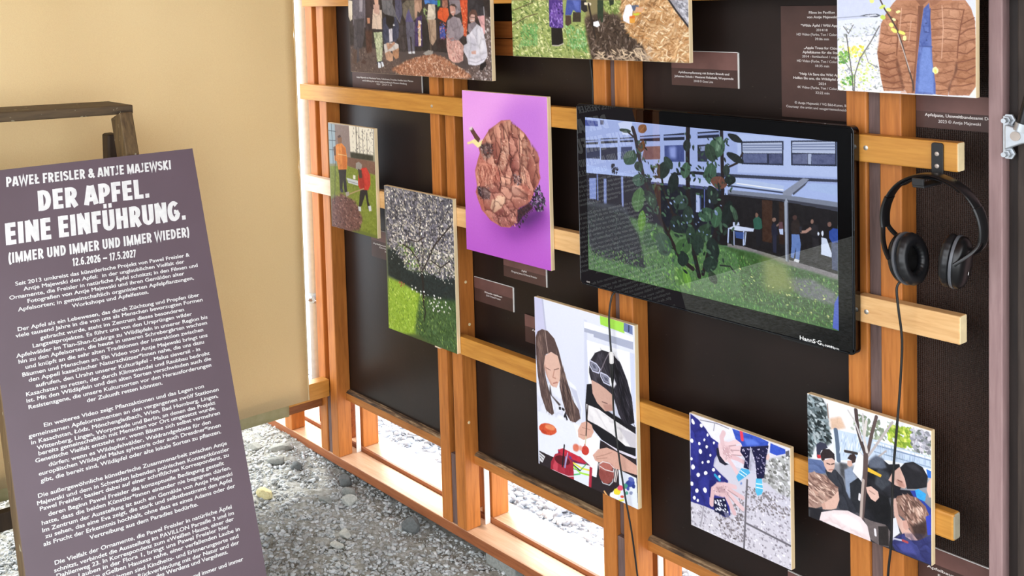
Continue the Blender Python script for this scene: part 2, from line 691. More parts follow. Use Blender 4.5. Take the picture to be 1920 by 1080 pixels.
rock(-2.787, 1.532, .030, .022, .018, 0.3, M_STONES['yellowish_stone'], 'yellowish stone lying alone on the open gravel', 1, 0.1)
rock(-2.60, 1.705, .026, .016, .020, 0.9, M_STONES['pale_stone'], 'pale stone near the wall, larger of a touching pair', 2, 0.15)
rock(-2.648, 1.735, .022, .018, .016, 0.2, M_STONES['grey_stone'], 'small grey stone touching the pale stone by the wall', 3, 0.1)
rock(-2.385, 1.762, .026, .024, .030, 0.4, M_STONES['dark_stone'], 'dark stone half under the base beam', 4, 0.1)
rock(-2.71, 1.765, .024, .020, .022, 1.3, M_STONES['dark_stone'], 'blocky dark stone under the corner of the base beam', 5, 0.1)
rock(-2.655, 1.66, .028, .018, .012, 0.1, M_STONES['grey_stone'], 'flat grey stone in front of the touching pair', 6)
rock(-2.475, 1.605, .030, .017, .010, -0.4, M_STONES['pale_stone'], 'flat pale stone left of the shaded strip', 7)
rock(-2.44, 1.555, .022, .015, .010, 0.5, M_STONES['pale_stone'], 'small pale flat stone in front of the flat pale stone', 8)
rock(-3.02, 1.72, .040, .030, .012, 0.8, M_STONES['grey_stone'], 'flat grey slab below the sill end in the corner', 9)
rock(-2.95, 1.67, .036, .020, .014, 1.1, M_STONES['grey_stone'], 'long grey stone among the rubble by the corner', 10)
rock(-3.08, 1.66, .030, .022, .012, 0.2, M_STONES['grey_stone'], 'flat grey stone furthest left in the corner rubble', 14)
rock(-2.88, 1.70, .022, .018, .016, 1.9, M_STONES['dark_stone'], 'dark angular stone at the near end of the corner rubble', 15)
rock(-2.735, 1.365, .020, .015, .010, 0.6, M_STONES['pale_stone'], 'pale pebble near the right edge of the text board', 16)
rock(-2.09, 1.56, .026, .014, .008, 0.1, M_STONES['pale_stone'], 'flat pale stone low in the picture below the base beam', 17)

# pads that carry the base beam
for i, (x, l) in enumerate(((-2.06, 'grey concrete pad under the base beam below the second pair of posts'), (-1.5, 'grey concrete pad under the base beam below the television'))):
    p = MB().box(x - .055, x + .055, 1.80, 1.95, -.03, .036, .004).build('support_pad', M_STONES['grey_stone'])
    rebase(p, (x, 1.87, -.03))
    tag(p, l, 'support pad')

# ------------------------------------------------------------------ wall structure
beam = struct(MB().box(-3.42, 0.4, YS + .001, 1.875, .037, .066, .003).build('trim_1', [M_BEAM]))
me = beam.data
me.materials.append(M_SILL)  # upward faces take the paler tone with window light in its colour
for p in me.polygons:
    if p.normal.z > 0.8:
        p.material_index = 1
struct(MB().box(-3.42, 0.4, 1.8755, 1.884, .040, .077, .001).build('trim_2', M_BEAM))
struct(MB().box(-3.42, 0.4, 1.8845, 1.985, .030, .071, .003).build('trim_3', M_SILL))

BAYS = [(-2.782, -2.280), (-2.179, -1.695), (-1.594, -1.092), (-0.991, -0.849)]
for i, (a, b) in enumerate(BAYS):
    struct(MB().box(a - .02, b + .02, YP, YP + .018, .268, TOP).build('wall_back', M_PANEL_WEAVE if i == 3 else M_PANEL))
    # sill rail under the panel
    if i < 3:
        s = MB()
        s.prism([(1.826, .240), (1.842, .240), (1.842, .270), (1.833, .269), (1.826, .262)], a, b)
        s.bm.transform(Matrix(((0, 1, 0, 0), (1, 0, 0, 0), (0, 0, 1, 0), (0, 0, 0, 1))))
        t4 = struct(s.build('trim_4', [M_TRIM_X, M_WORN]))
        for p in t4.data.polygons:
            if p.normal.z > .55:
                p.material_index = 1
    # jambs of the outer layer
    for x in (a - .045, b - .012):
        struct(MB().box(x, x + .042, 1.886, 1.945, .0715, TOP, .002).build('trim_5', M_STUD))
struct(MB().box(-2.86, -0.8, 1.90, 1.93, .30, TOP).build('wall_back', M_STUD_DARK))
for g in PAIRS:
    struct(MB().box(g + .001, g + .004, 1.856, 1.872, .0665, .24).build('painted_light_gap', M_WHITEEDGE))  # white strip stands in for daylight showing through the gap behind the stud

GS = 'paired timber studs of the display wall'
WHERE = ['in the far left corner', 'behind the tree and pink prints', 'behind the television and the two girls print', 'behind the headphones']
for i, g in enumerate(PAIRS):
    for side, a, b in (('left', g - .101, g - .063), ('right', g - .039, g)):
        s = MB().box(a, b, YS, YP - .0005, .0665, TOP, .0025).build('wall_stud', M_STUD)
        rebase(s, ((a + b) / 2, 1.82, .0665))
        tag(s, 'orange timber stud, %s one of the pair %s' % (side, WHERE[i]), 'stud', GS)
    mt = [M_STUD_DARK, M_BATTEN_D, M_BATTEN, M_BATTEN][i]
    y = [1.818, 1.812, 1.808, 1.800][i]
    s = MB().box(g - .0625, g - .0405, y, YP - .001, .26, TOP, .001).build('batten', mt)
    rebase(s, (g - .051, 1.82, .26))
    tag(s, 'narrow batten between the studs %s' % WHERE[i], 'batten', 'battens in the slots')
    s = MB().box(g - .0625, g - .0405, 1.798, YP - .001, .0665, .258, .001).build('batten', M_BATTEN)
    rebase(s, (g - .051, 1.82, .0665))
    tag(s, 'short grey foot batten of the studs %s' % WHERE[i], 'batten', 'battens in the slots')

# far end of the wall beyond the corner
s = MB().box(-3.105, -3.062, YS, 1.845, .0665, .30, .0025).build('short_post', M_STUD)
rebase(s, (-3.083, 1.82, .0665))
tag(s, 'short timber post on the far end of the base beam under the canvas hem', 'post')
struct(MB().box(-3.06, -2.87, 1.90, 1.93, .0715, .31).build('trim_8', M_BOARD))
# pale screw plugs in the side of the second right stud
stud = [o for o in COL.objects if o.name.startswith('wall_stud')][3]
for y, z in ((1.814, .728), (1.823, .614), (1.811, .355)):
    q = MB()
    q.lathe([(-.001, .0042), (.0012, .0038), (.0016, .0001)], (-2.179, y, z), 'x', 14)
    q.build('screw_plug', M_ENDGRAIN, stud, True)

# reddish boards across the second bay
for z, l in ((1.365, 'upper of two reddish boards between the group print and the planting print'), (1.3215, 'lower of two reddish boards between the group print and the planting print')):
    s = MB().box(-2.179, -1.6955, 1.828, YP - .0005, z, z + .0415, .002).build('cross_board', M_BOARD)
    rebase(s, (-1.94, 1.835, z))
    tag(s, l, 'board', 'reddish cross boards')

# ------------------------------------------------------------------ rails
def screw(mb, x, y, z, r=.0042):
    mb.lathe([(-.0012, 0.0001), (-.0012, r * .55), (-.0004, r), (.001, r)], (x, y, z), 'y', 14)


def rail(label, x0, x1, z0, z1, mat, screws=(), end=M_ENDGRAIN, bev=.002):
    root = thing('wooden_rail', label, 'rail', ((x0 + x1) / 2, YR + .012, z0), 'horizontal rails screwed to the studs')
    o = MB().box(x0, x1, YR, YS - .0005, z0, z1, bev).build('bar', mat, root)
    o.data.materials.append(end)
    for p in o.data.polygons:
        if abs(p.normal.x) > .9:
            p.material_index = 1
    for x, z in screws:
        q = MB()
        screw(q, x, YR, z)
        q.build('screw', M_SCREW, root, True)
    return root


rail('topmost timber rail cut off by the upper picture edge, behind the group print', -2.86, -.4, 1.451, 1.499, M_RAIL)
rail('upper orange rail running behind the pink print to the television', -2.893, -1.70, 1.168, 1.2155, M_RAIL, [(-2.24, 1.188)])
rail('upper orange rail right of the television that carries the headphone hook', -1.056, -.884, 1.168, 1.2155, M_RAIL, [(-1.041, 1.193)])
rail('whitish rail stub left of the print with two gardeners', -2.882, -2.640, .886, .934, M_RAIL_WHITE, [(-2.862, .912)])
rail('pale pine rail running behind the tree print and the pink print', -2.639, -1.69, .886, .934, M_RAIL_PALE)
rail('pale pine rail right of the television below the headphones', -1.060, -.881, .886, .933, M_RAIL_PALE, [(-1.042, .906)])
rail('lower orange rail passing behind the two girls print', -2.235, -1.597, .553, .600, M_RAIL)
rail('lower rail behind the hands print and the print of the tree planting boys', -1.596, -.892, .553, .599, M_RAIL, (), flat('weathered_end', '#a39c86', 0.8), .004)

# pale block under the tree print
s = MB().box(-2.262, -2.240, YR + .002, YS - .0005, .545, .566, .001).build('wood_block', M_RAIL_WHITE)
rebase(s, (-2.25, 1.78, .545))
tag(s, 'tiny pale wood block below the lower right corner of the tree print', 'block')

# ------------------------------------------------------------------ left side: canvas, pole, cross beams
XT = -2.795


def canvas(name, y0, y1, z0, z1, dx, mat, parent, ny=40, nz=30):
    ys, zs = np.linspace(y0, y1, ny), np.linspace(z0, z1, nz)
    vv, ff = [], []
    for z in zs:
        for y in ys:
            w = .004 * math.sin(9 * y + .6 * z) * (0.4 + .6 * (1.7 - y)) + .0015 * math.sin(23 * y + 3 * z)
            vv.append((XT + dx + w, y + (.0025 * math.sin(31 * z) if y == y1 else 0), z))
    for j in range(nz - 1):
        for i in range(ny - 1):
            a = j * ny + i
            ff.append((a, a + 1, a + ny + 1, a + ny))
    me = bpy.data.meshes.new(name)
    me.from_pydata(vv, [], ff)
    me.materials.append(mat)
    me.shade_smooth()
    o = bpy.data.objects.new(name, me)
    so = o.modifiers.new('thickness', 'SOLIDIFY')
    so.thickness = .0016
    return link(o, parent)


tarp = thing('canvas_screen', 'large beige canvas sheet hanging as side wall behind the ladder', 'canvas', (XT, 1.0, .232))
canvas('sheet', .34, 1.70, .268, 2.55, 0, M_CANVAS, tarp)
canvas('lower_hem', .34, 1.630, .233, .30, -.006, M_HEM, tarp, 40, 4)
h = MB()
h.tube([(XT + .001, 1.699, z) for z in np.linspace(.268, 2.55, 60)], .0022, 6)
h.build('edge_seam', M_CANVAS, tarp)

pole = thing('steel_pole', 'grey steel pole standing in the gap beside the canvas edge', 'pole', (-2.935, 1.825, .262))
MB().tube([(-2.935, 1.825, .262), (-2.935, 1.825, 2.55)], .022, 24).build('tube', M_ZINCPOLE, pole, True)
q = MB()
q.tube([(-2.935, 1.825, .52), (-2.935, 1.825, .548)], .0255, 24)
q.build('clamp', M_ZINC, pole, True)
q = MB()
q.tube([(-2.913, 1.798, .534), (-2.895, 1.786, .534)], .009, 12)
q.tube([(-2.90, 1.80, .527), (-2.90, 1.775, .541)], .006, 10)
q.build('clamp_bolt', M_ZINC, pole, True)

s = MB().box(-2.86, -2.822, .36, 1.7925, .249, .302, .002).build('cross_beam', M_YBEAM)
rebase(s, (-2.84, 1.1, .249))
tag(s, 'yellow timber beam butting against the corner studs behind the canvas edge', 'beam')
s = MB().box(-2.90, -2.868, .36, 1.7925, .205, .248, .002).build('cross_beam', M_YBROWN)
rebase(s, (-2.88, 1.1, .205))
tag(s, 'brown lower beam below the yellow beam at the canvas hem', 'beam')

# left side wall further forward: dark panels between studs (seen mirrored in the television)
struct(MB().box(-2.90, -2.88, -3.0, .30, .262, TOP).build('wall_left', M_PANEL))
for y, l in ((.29, 'timber stud at the near edge of the canvas, outside the picture'), (.20, 'second timber stud beside the near canvas edge, outside the picture')):
    s = MB().box(-2.878, -2.81, y - .04, y, 0.045, TOP, .003).build('wall_stud', M_STUD)
    rebase(s, (-2.84, y - .02, 0.045))
    tag(s, l, 'stud')
# roof over the display
struct(MB().box(-3.3, 1.6, -.7, 2.25, TOP + .001, TOP + .03).build('ceiling', M_STUD_DARK))

# ------------------------------------------------------------------ right edge: trim, gate board, strut bracket
s = MB().box(-.848, -.826, YS, YP + .02, .0665, TOP, .002).build('trim_batten', M_MAUVE)
rebase(s, (-.837, 1.82, .0665))
tag(s, 'mauve brown painted vertical batten at the right end of the panels', 'batten')
struct(MB().box(-.8255, -.8085, 1.815, YP + .02, .0665, TOP).build('trim_7', M_BATTEN_D))
struct(MB().box(-.807, .42, 1.800, YP + .02, .0665, TOP, .002).build('wall_right', M_DARKBOARD))

br = thing('strut_bracket', 'galvanised bracket bolted beside the mauve batten at the right picture edge', 'bracket', (-.80, 1.785, 1.195))
MB().prism([(-.8245, 1.197), (-.813, 1.197), (-.813, 1.262), (-.8245, 1.262)], 1.790, 1.7995, .001).build('base_plate', M_ZINC, br)
MB().prism([(-.814, 1.211), (-.792, 1.221), (-.782, 1.224), (-.782, 1.240), (-.789, 1.244), (-.810, 1.250), (-.814, 1.250)], 1.772, 1.790, .002).build('gusset', M_ZINC, br)
for z in (1.257, 1.204):
    q = MB()
    q.lathe([(-.012, .0001), (-.012, .006), (-.004, .0068), (-.004, .0095), (.0, .0095)], (-.813, 1.789, z), 'y', 6)
    q.lathe([(-.022, .0001), (-.022, .0038), (-.012, .0038)], (-.813, 1.789, z), 'y', 12)
    q.build('bolt', M_ZINC, br, True)
q = MB()
q.lathe([(-.0016, .006), (-.0016, .0075), (.001, .0075)], (-.797, 1.7715, 1.234), 'y', 18)
q.build('stamp_ring', M_ZINCPOLE, br)
st = thing('gas_strut', 'black gas strut with a silver collar rising from the bracket', 'strut', (-.785, 1.775, 1.24))
MB().tube([(-.787, 1.765, 1.244), (-.7835, 1.765, 1.256)], .010, 20).build('collar', M_ZINC, st, True)
MB().tube([(-.783, 1.765, 1.2565), (-.735, 1.765, 1.45), (-.715, 1.765, 1.53)], .0085, 18).build('cylinder', M_BLACK, st, True)
ART = {}
ART['girls'] = '''B #e0e4f3 #d4d9ec
P #c9c9e6 0;-1,-3 26,-3 36,72 21,90 1,95
P #b9bcd6 0;24,-3 29,-3 38,73 33,75
P #cfd4e8 1;158,19 167,19 165,211 155,203
P #eef1fb 0;158,23 301,25 300,36 158,38
P #aab0c6 0;158,38 300,36 300,53 186,52 186,46 158,47
P #a6e052 0;206,-1 277,-2 276,23 207,19
P #6b7ba6 0;275,-1 299,2 299,21 274,18
P #39415e 0;287,2 291,2 290,17 286,17
P #f4f6fd 0;165,64 290,61 292,174 169,179
P #ced4ea 0;290,61 303,61 302,191 291,174
P #e9ecf7 0;0,199 54,194 96,167 127,180 148,226 140,266 66,274 3,275
C 12 1.7 65 .3 66 #a4aac6 #ffffff;0,199 96,167 148,226 138,265 3,275
P #c5c9dd 1;109,185 130,189 143,228 138,260 131,220
P #55423f 0 10;1,96 8,81 23,72 42,72 63,85 76,109 89,148 103,181 117,214 136,232 140,250 124,264 108,265 95,252 84,223 76,194 79,156 71,126 54,119 34,129 28,153 31,185 46,224 56,263 49,269 30,263 14,232 5,186 1,138
P #3c2d2c 1 10;69,116 89,148 105,186 113,226 103,260 91,232 81,187
P #6d5550 1 8;7,93 21,85 26,127 15,178 9,169
S 160 3 7 14 75 8 51 #7a625a #3a2c2a #8c746a #4c3a36;69,116 89,148 105,186 132,241 111,262 94,242 79,193
S 110 3 6 14 82 6 52 #80685e #3e302e #8c746a;2,96 29,78 26,164 49,266 30,261 7,186
L #b09a92 2;33,72 36,97 41,123
P #ddb5a4 0 4;31,133 51,119 73,123 81,147 78,177 66,200 48,198 34,178 27,156
P #c99a88 2 3;31,152 40,182 59,201 48,198 34,178 27,159
L #7a5a50 2;33,161 47,163
L #7a5a50 2;60,159 75,152
L #b5786c 3;56,192 69,186
L #c08c7a 3;60,161 55,178 64,178
P #3a3030 1 6;45,197 50,222 79,236 73,240 42,219
P #2a2a30 0;72,242 79,241 79,248 72,249
P #2a2a30 0;82,241 91,242 90,248 82,247
P #22222a 0;87,260 93,247 100,265 96,268 93,262 88,263
P #17161c 0 4;162,165 176,160 198,201 235,211 302,221 300,288 252,287 203,279 174,260 156,260 156,213
C 10 1.8 35 .3 75 #08080c #34343e;162,165 198,201 302,221 300,288 206,279
P #f0edee 0 4;159,211 197,212 234,222 273,230 302,236 302,266 272,271 233,257 194,250 162,247
C 12 1.8 35 .3 67 #a8a2ac #ffffff;159,211 234,222 302,236 302,266 233,257 162,247
P #c9c5cc 2 3;253,235 302,236 302,266 285,268
P #27242c 0 8;171,112 189,87 211,75 237,75 263,91 281,124 293,159 299,212 281,223 267,221 254,205 248,187 240,172 219,163 192,159 176,154 170,137
P #15131a 1 8;238,79 264,97 282,132 292,174 296,212 276,223 261,183 250,126
P #3c3842 2 8;199,84 212,85 204,128 183,159 177,135
S 170 3 6 16 65 12 53 #3e3a44 #18161c #4c4852 #24222a;238,76 264,92 291,160 296,212 267,221 242,178 210,157
S 60 3 6 10 60 12 54 #4a4650 #2a2830;178,104 212,78 224,123 183,159
L #867c86 2;232,75 220,94 205,123
P #cda596 0 4;176,151 199,154 219,160 240,169 239,203 215,211 192,199 179,181
P #b98d80 2 3;209,198 235,190 238,203 216,210
L #6a4a44 2;207,192 222,192
L #ced0e6 3;173,108 192,111 203,120 199,130 181,130 172,119 173,108
L #ced0e6 3;205,127 224,129 237,138 231,149 213,147 205,136 205,127
P #8a8ca0 0 6;176,111 191,113 199,121 196,127 182,127 175,118
P #55566a 0;179,113 188,115 192,122 184,123
P #8a8ca0 0 6;209,129 222,131 233,139 229,146 214,144 208,135
P #55566a 0;213,133 224,135 227,142 217,141
P #f4f4fa 1;229,132 243,130 250,141 240,154 230,146
P #2c2327 0 5;3,368 184,371 199,281 252,286 302,288 306,402 209,403 112,408 3,405
P #e6eaf7 0 2;2,273 66,272 138,265 159,254 198,278 184,371 135,372 63,369 3,368
P #f3f5fc 0;117,267 198,276 196,304 185,370 156,370 137,313
P #cf5230 0 14;63,305 56,312 43,319 28,322 14,321 5,316 5,309 12,301 25,295 40,292 54,293 62,298
P #e58a5e 2 8;59,299 55,303 48,306 39,307 31,307 25,305 25,301 28,298 36,295 45,293 53,293 58,296
P #b93e24 2 8;29,319 26,321 22,322 17,322 13,321 11,319 11,317 14,314 18,313 23,313 27,314 30,316
P #d8745c 1 10;134,318 133,323 130,328 126,331 120,332 116,331 114,327 114,322 117,317 122,314 127,313 131,314
P #c43c30 0 10;164,314 164,320 160,326 155,330 149,331 143,329 141,325 141,319 145,313 150,309 156,308 161,310
P #e8a090 2;143,317 143,321 140,324 138,325 135,325 133,324 132,321 133,317 135,314 138,313 141,313 143,314
P #d8aa98 0 6;131,279 143,259 159,250 174,254 180,268 172,283 148,297 132,295
L #b08070 1.5;137,287 158,285
L #b08070 1.5;145,269 169,267
L #2e2422 3;164,211 159,254 156,286
L #d8c8a8 3;156,286 152,309
L #c8503a 3;152,306 151,313
P #d6a897 0 6;175,323 192,304 218,292 239,292 258,294 303,304 303,325 270,328 238,332 205,334 182,333
L #b08272 1.5;185,324 212,310 232,298
L #b08272 1.5;186,328 218,315
P #e3ddea 0;206,281 252,286 302,285 300,291 252,291
P #6e2450 0 20;67,344 136,339 167,350 105,362 92,386 63,369
P #c22c40 0 10;64,347 82,337 136,340 156,349 135,353 93,354
P #3c4a9c 1;91,350 109,349 99,373 89,371
P #e2e8f2 0;104,362 167,352 162,404 114,407 107,386
L #a7e23c 4;108,366 135,377 163,373
L #e9e244 4;114,361 142,365 166,361
L #3ca04a 2;105,376 135,372 156,349
L #58c070 3;109,391 134,380
L #20242c 3;104,362 135,372
P #b02c42 0 6;165,352 173,353 168,403 160,404
P #a92a3c 0 10;42,382 56,359 74,350 100,350 114,362 115,400 95,410 56,408 40,402
C 6 2 80 .35 78 #70182a #d05468;42,382 74,350 114,362 95,410 40,402
P #c8485a 1 6;47,390 60,364 67,367 62,402 50,400
L #d6c8d0 2;46,400 69,400 98,398 114,392
P #5e1622 0 5;104,365 98,371 87,376 74,379 62,378 55,374 54,368 60,362 71,357 85,355 96,356 103,360
L #1b1a20 4;87,328 83,352 79,381
L #b8a0c8 3;97,343 92,362 87,381
L #8a90c0 3;91,354 86,381
L #caced6 2;192,337 197,366 203,377 223,375 233,364 238,337
P #8f4a44 0 10;237,341 236,354 229,366 218,374 207,376 197,371 192,361 194,348 200,335 211,328 222,326 232,331
P #b0685e 1 8;235,331 231,337 222,343 211,347 201,347 194,345 193,340 197,334 206,328 216,325 227,324 233,326
L #e4dcdc 2;194,337 205,328 225,325 238,332 235,341 211,344 195,341
L #e8dcd8 3;244,332 238,361
L #e8dcd8 2;249,333 242,361
P #e4eaf6 0 2;251,330 301,332 304,401 223,400 234,384 252,366
P #f0f3fb 0;248,392 245,396 239,400 233,401 227,401 223,398 224,394 227,390 233,387 239,385 245,386 248,389
P #ecd838 0;256,378 254,382 251,387 245,389 240,390 236,389 235,386 236,381 240,377 246,374 251,373 255,375
P #e0526e 0;263,367 262,371 259,374 255,376 250,377 247,376 246,373 248,370 251,366 255,364 259,363 262,365
P #3a4a9c 0 8;296,342 296,346 292,352 286,357 279,360 272,361 269,359 269,355 273,349 279,344 286,341 292,340
P #5f6db0 0 8;294,341 292,343 288,345 283,345 280,344 278,342 279,339 281,337 285,335 289,335 293,336 295,338
P #4fa08a 0;277,358 276,362 273,365 269,367 265,368 262,367 262,364 263,360 266,357 269,355 273,355 276,356
P #2c3c84 0;298,351 297,354 295,357 292,358 290,358 288,357 287,355 288,352 290,350 293,348 295,348 297,349
P #4a5ab0 0;281,362 281,364 279,367 277,368 275,368 273,367 272,365 273,363 275,360 277,359 279,359 281,360
P #5aa890 0;277,373 277,376 275,378 272,379 269,380 268,379 267,377 268,375 270,373 272,371 275,371 277,372
P #8a94b8 0;290,369 289,371 288,373 285,375 282,375 281,374 280,373 281,370 283,368 285,367 288,366 290,367
P #d4503c 0;265,386 264,388 262,390 259,391 257,391 255,391 254,390 255,388 257,386 260,385 262,384 264,385
L #e8e04a 4;251,400 263,394
L #e8b070 5;208,395 217,403
P #d8d8dc 0;3,371 23,376 13,394 4,392
L #3a3a40 2;4,376 18,381
L #3a3a40 2;6,383 13,388'''
ART['pink'] = '''B #dc92e2 #b358c4
P #c178d6 40;119,25 297,-1 300,341 193,189 141,109
P #e6a0e8 50;-1,1 182,-2 20,173 -1,122
P #9c48ae 45;75,290 275,237 301,307 187,360 105,356
P #7b3590 25;126,309 188,317 274,258 291,284 230,323 169,341
P #55276a 16;170,307 220,278 274,258 279,270 225,307
P #b06a5c 0 26;122,77 142,65 174,61 180,70 204,78 223,89 239,105 245,121 261,128 270,143 267,168 272,188 264,205 252,219 242,241 228,255 196,269 186,304 163,321 132,324 94,314 62,292 48,267 41,251 47,232 41,197 54,165 61,151 57,139 76,115 97,91
P #c98672 2 14;55,178 80,171 106,181 122,184 111,207 120,223 78,233 47,232 42,202
S 70 5 9 3.2 80 30 4 #a0584a #d99a84 #8d4a40 #e0a890;49,183 93,170 122,184 120,225 51,234 43,206
P #d99880 1 12;83,110 119,87 122,111 108,125 88,131
P #cf8a76 1 10;124,81 148,81 148,104 135,112 123,102
P #dfa288 1 12;152,66 174,62 178,76 163,103 152,108 148,87
P #d0907a 1 10;180,72 201,81 203,99 192,105 179,93
P #e0a88c 1 14;204,83 222,94 234,113 234,151 221,173 223,202 208,212 203,179 207,145 203,116
S 40 4 7 3 20 30 9 #b4705e #e8b8a0 #c4806c;205,87 234,113 232,155 220,207 205,204 204,137
P #e2aa90 1 14;140,113 166,107 167,137 160,167 144,186 125,184 136,152
S 34 4 7 3 15 25 8 #b8705c #ecc0a8 #c98570;142,114 166,109 164,141 154,172 128,182
P #c88272 1 10;172,111 200,91 205,116 198,138 176,148 168,132
P #9a5650 0 8;171,152 192,146 202,158 197,184 180,190 169,170
P #a96458 0 8;157,180 169,172 177,191 168,198 149,192
P #e0a28a 0 8;136,200 156,193 176,201 168,217 142,229 132,215
P #b8705f 1 10;123,111 138,114 134,140 122,154 118,133
P #c47c6a 1 12;230,176 255,153 269,164 265,197 247,208 232,197
P #cf8a78 1 12;235,117 253,120 266,139 255,153 237,142
L #4a2424 3;139,109 140,135 124,171 132,196 136,215 130,233
L #4a2424 3;168,107 168,141 176,148 168,170 181,192 199,197
L #4a2424 3;204,83 204,129 204,162 202,196 205,213
L #4a2424 3;149,81 152,108
L #4a2424 2;123,98 120,128 124,154
L #5a2c2a 3;219,177 225,206 234,217
L #5a2c2a 2;137,200 174,202 199,192
L #5a2c2a 2;179,74 180,101 197,104
P #dd9c86 1 14;130,235 155,223 174,217 199,209 216,224 229,243 203,247 172,251 160,261 148,246
P #e4ac96 1 8;167,222 192,211 207,229 185,245 173,238
P #e8bc9c 0 8;94,283 102,260 122,249 145,246 153,258 134,278 107,294
P #edc8a8 2;102,269 119,256 138,251 128,270 108,281
P #a05a50 1 10;94,235 120,230 129,239 112,259 96,261
P #b06456 1 14;56,266 82,272 101,295 91,305 62,292
P #98504e 1 12;107,294 140,277 184,266 189,300 163,318 132,321 107,312
P #c88878 1 10;162,274 183,269 186,300 170,307
P #7a3c3c 1 8;124,283 140,281 142,304 123,303
P #bb7a6c 1 8;141,276 162,274 158,291 147,295
P #3c2028 2 20;191,274 233,251 245,262 208,288 188,312
P #2c2028 3 20;62,134 89,122 105,125 107,147 90,164 71,159 65,146
P #5a5058 2 10;75,137 95,131 91,148 78,150
S 60 2 5 2 30 90 5 #2c2226 #6a5a60 #1c1418 #a8989a;61,129 108,123 110,155 74,167
P #2a1c26 2 20;48,236 77,235 97,243 93,261 70,265 50,254
S 70 2 4 2 20 90 6 #1c141c #5a4a52 #8a7a80;47,236 94,234 96,261 56,266
S 60 2 5 2 20 90 7 #1c1620 #d0c8d0 #3a3038 #8a8088;178,191 202,190 208,206 189,215 177,205
S 220 2 6 1.8 20 90 3 #1c1824 #2c2632 #4a4450 #8a8496 #15121a;249,220 267,205 275,221 284,236 285,256 268,267 250,265 240,250
S 80 2 5 1.8 20 90 13 #1c1824 #2c2632 #4a3440;193,273 239,246 251,261 194,316
S 120 2 5 2.2 40 60 14 #7a3c38 #d89c88 #8c4a42 #5a2c2c;127,283 190,270 185,313 138,320 100,308
C 46 2.6 80 .8 31 #45201e #efc0a6;120,79 174,62 207,80 239,105 267,131 266,189 246,224 223,211 136,221 134,183 80,171 61,151 97,91
C 26 1.4 20 .75 32 #45201f #f0c6b0;58,235 136,213 229,226 228,252 190,274 186,308 132,323 75,295
C 60 2.2 95 .7 33 #6e342e #dca08a;49,179 122,184 120,225 47,232
S 120 2 4 3 10 40 15 #8a4a40 #e4b09c #a05c50;69,115 198,70 261,140 264,205 227,248 134,273 51,232 57,182
L #efdc9a 6;17,131 36,126 49,130
P #f0e0a0 0 8;26,125 43,118 61,124 73,115 66,133 54,139 43,133
P #5c3a34 0 8;25,97 36,90 50,104 64,116 57,126 44,118
P #e8dcd4 1;22,93 35,88 36,95 26,99'''
ART['tree'] = '''B #8f8b86 #4a5a32
P #5b5a60 6 20;2,2 302,-2 300,127 2,151
P #6a8a3c 8 20;58,142 152,152 159,208 86,215
P #1d2a2c 4 16;6,177 56,168 96,220 169,213 302,200 301,280 166,277 62,259 6,250
P #93b33c 5 26;5,257 62,259 166,277 164,309 139,385 76,400 -3,402
P #3f5a32 8 26;145,281 299,262 295,398 190,399 119,384
S 1500 3 9 1.6 0 90 41 #8e8a94 #5a5a66 #3c3c46 #b7b0a4 #77737f;2,2 302,-2 302,126 295,207 229,214 169,206 86,215 56,175 7,170 5,111
S 1100 3 7 1.6 0 90 1 #cfc6b8 #f0e9dc #8e8a94 #5a5a66 #34343c #b7b0a4 #6e6a74 #a39c8c;2,2 302,-2 302,126 295,207 229,214 169,206 86,215 56,175 7,170 5,111
S 800 2.5 6 1.8 0 90 2 #f5efe4 #dcd2c0 #9a96a4 #2a2a30 #4c4c58;7,78 299,54 297,201 209,205 86,202 24,167
S 150 2 6 2 30 60 16 #26262c #3a3a44 #4a4a56;22,7 297,1 298,78 28,88
L #221c1c 7;162,303 163,252 159,208
L #2a2222 4;159,215 140,180 110,159 79,152
L #2a2222 4;163,207 191,171 213,135 254,98 289,68
L #2a2222 3;159,202 172,149 154,114 161,68
L #2a2222 3;106,134 142,135 174,117
L #2a2222 3;201,175 240,187 280,161
L #2a2222 2;234,113 245,74 276,33
S 300 2 4 2.5 70 40 5 #c3d95a #8fb03a #64842c #e6ec8a #4c6a28;7,260 62,262 165,283 150,380 -3,399
S 260 2 5 3 75 30 6 #2c4424 #6c8a44 #1c2c1c #86a458 #4f7048;145,281 298,268 295,395 119,384
S 40 3 6 1.3 0 90 7 #f4f2ea #ffffff #d8d8d0;105,257 284,271 292,306 194,309 114,275
S 14 3 5 1.2 0 90 8 #a05a44;51,258 89,257 83,268 56,270
S 60 2 4 1.3 0 90 9 #f0f0e8 #c8ccc0;24,161 159,208 287,203 286,221 148,229 22,201
L #20281e 6;164,303 169,321 162,342'''
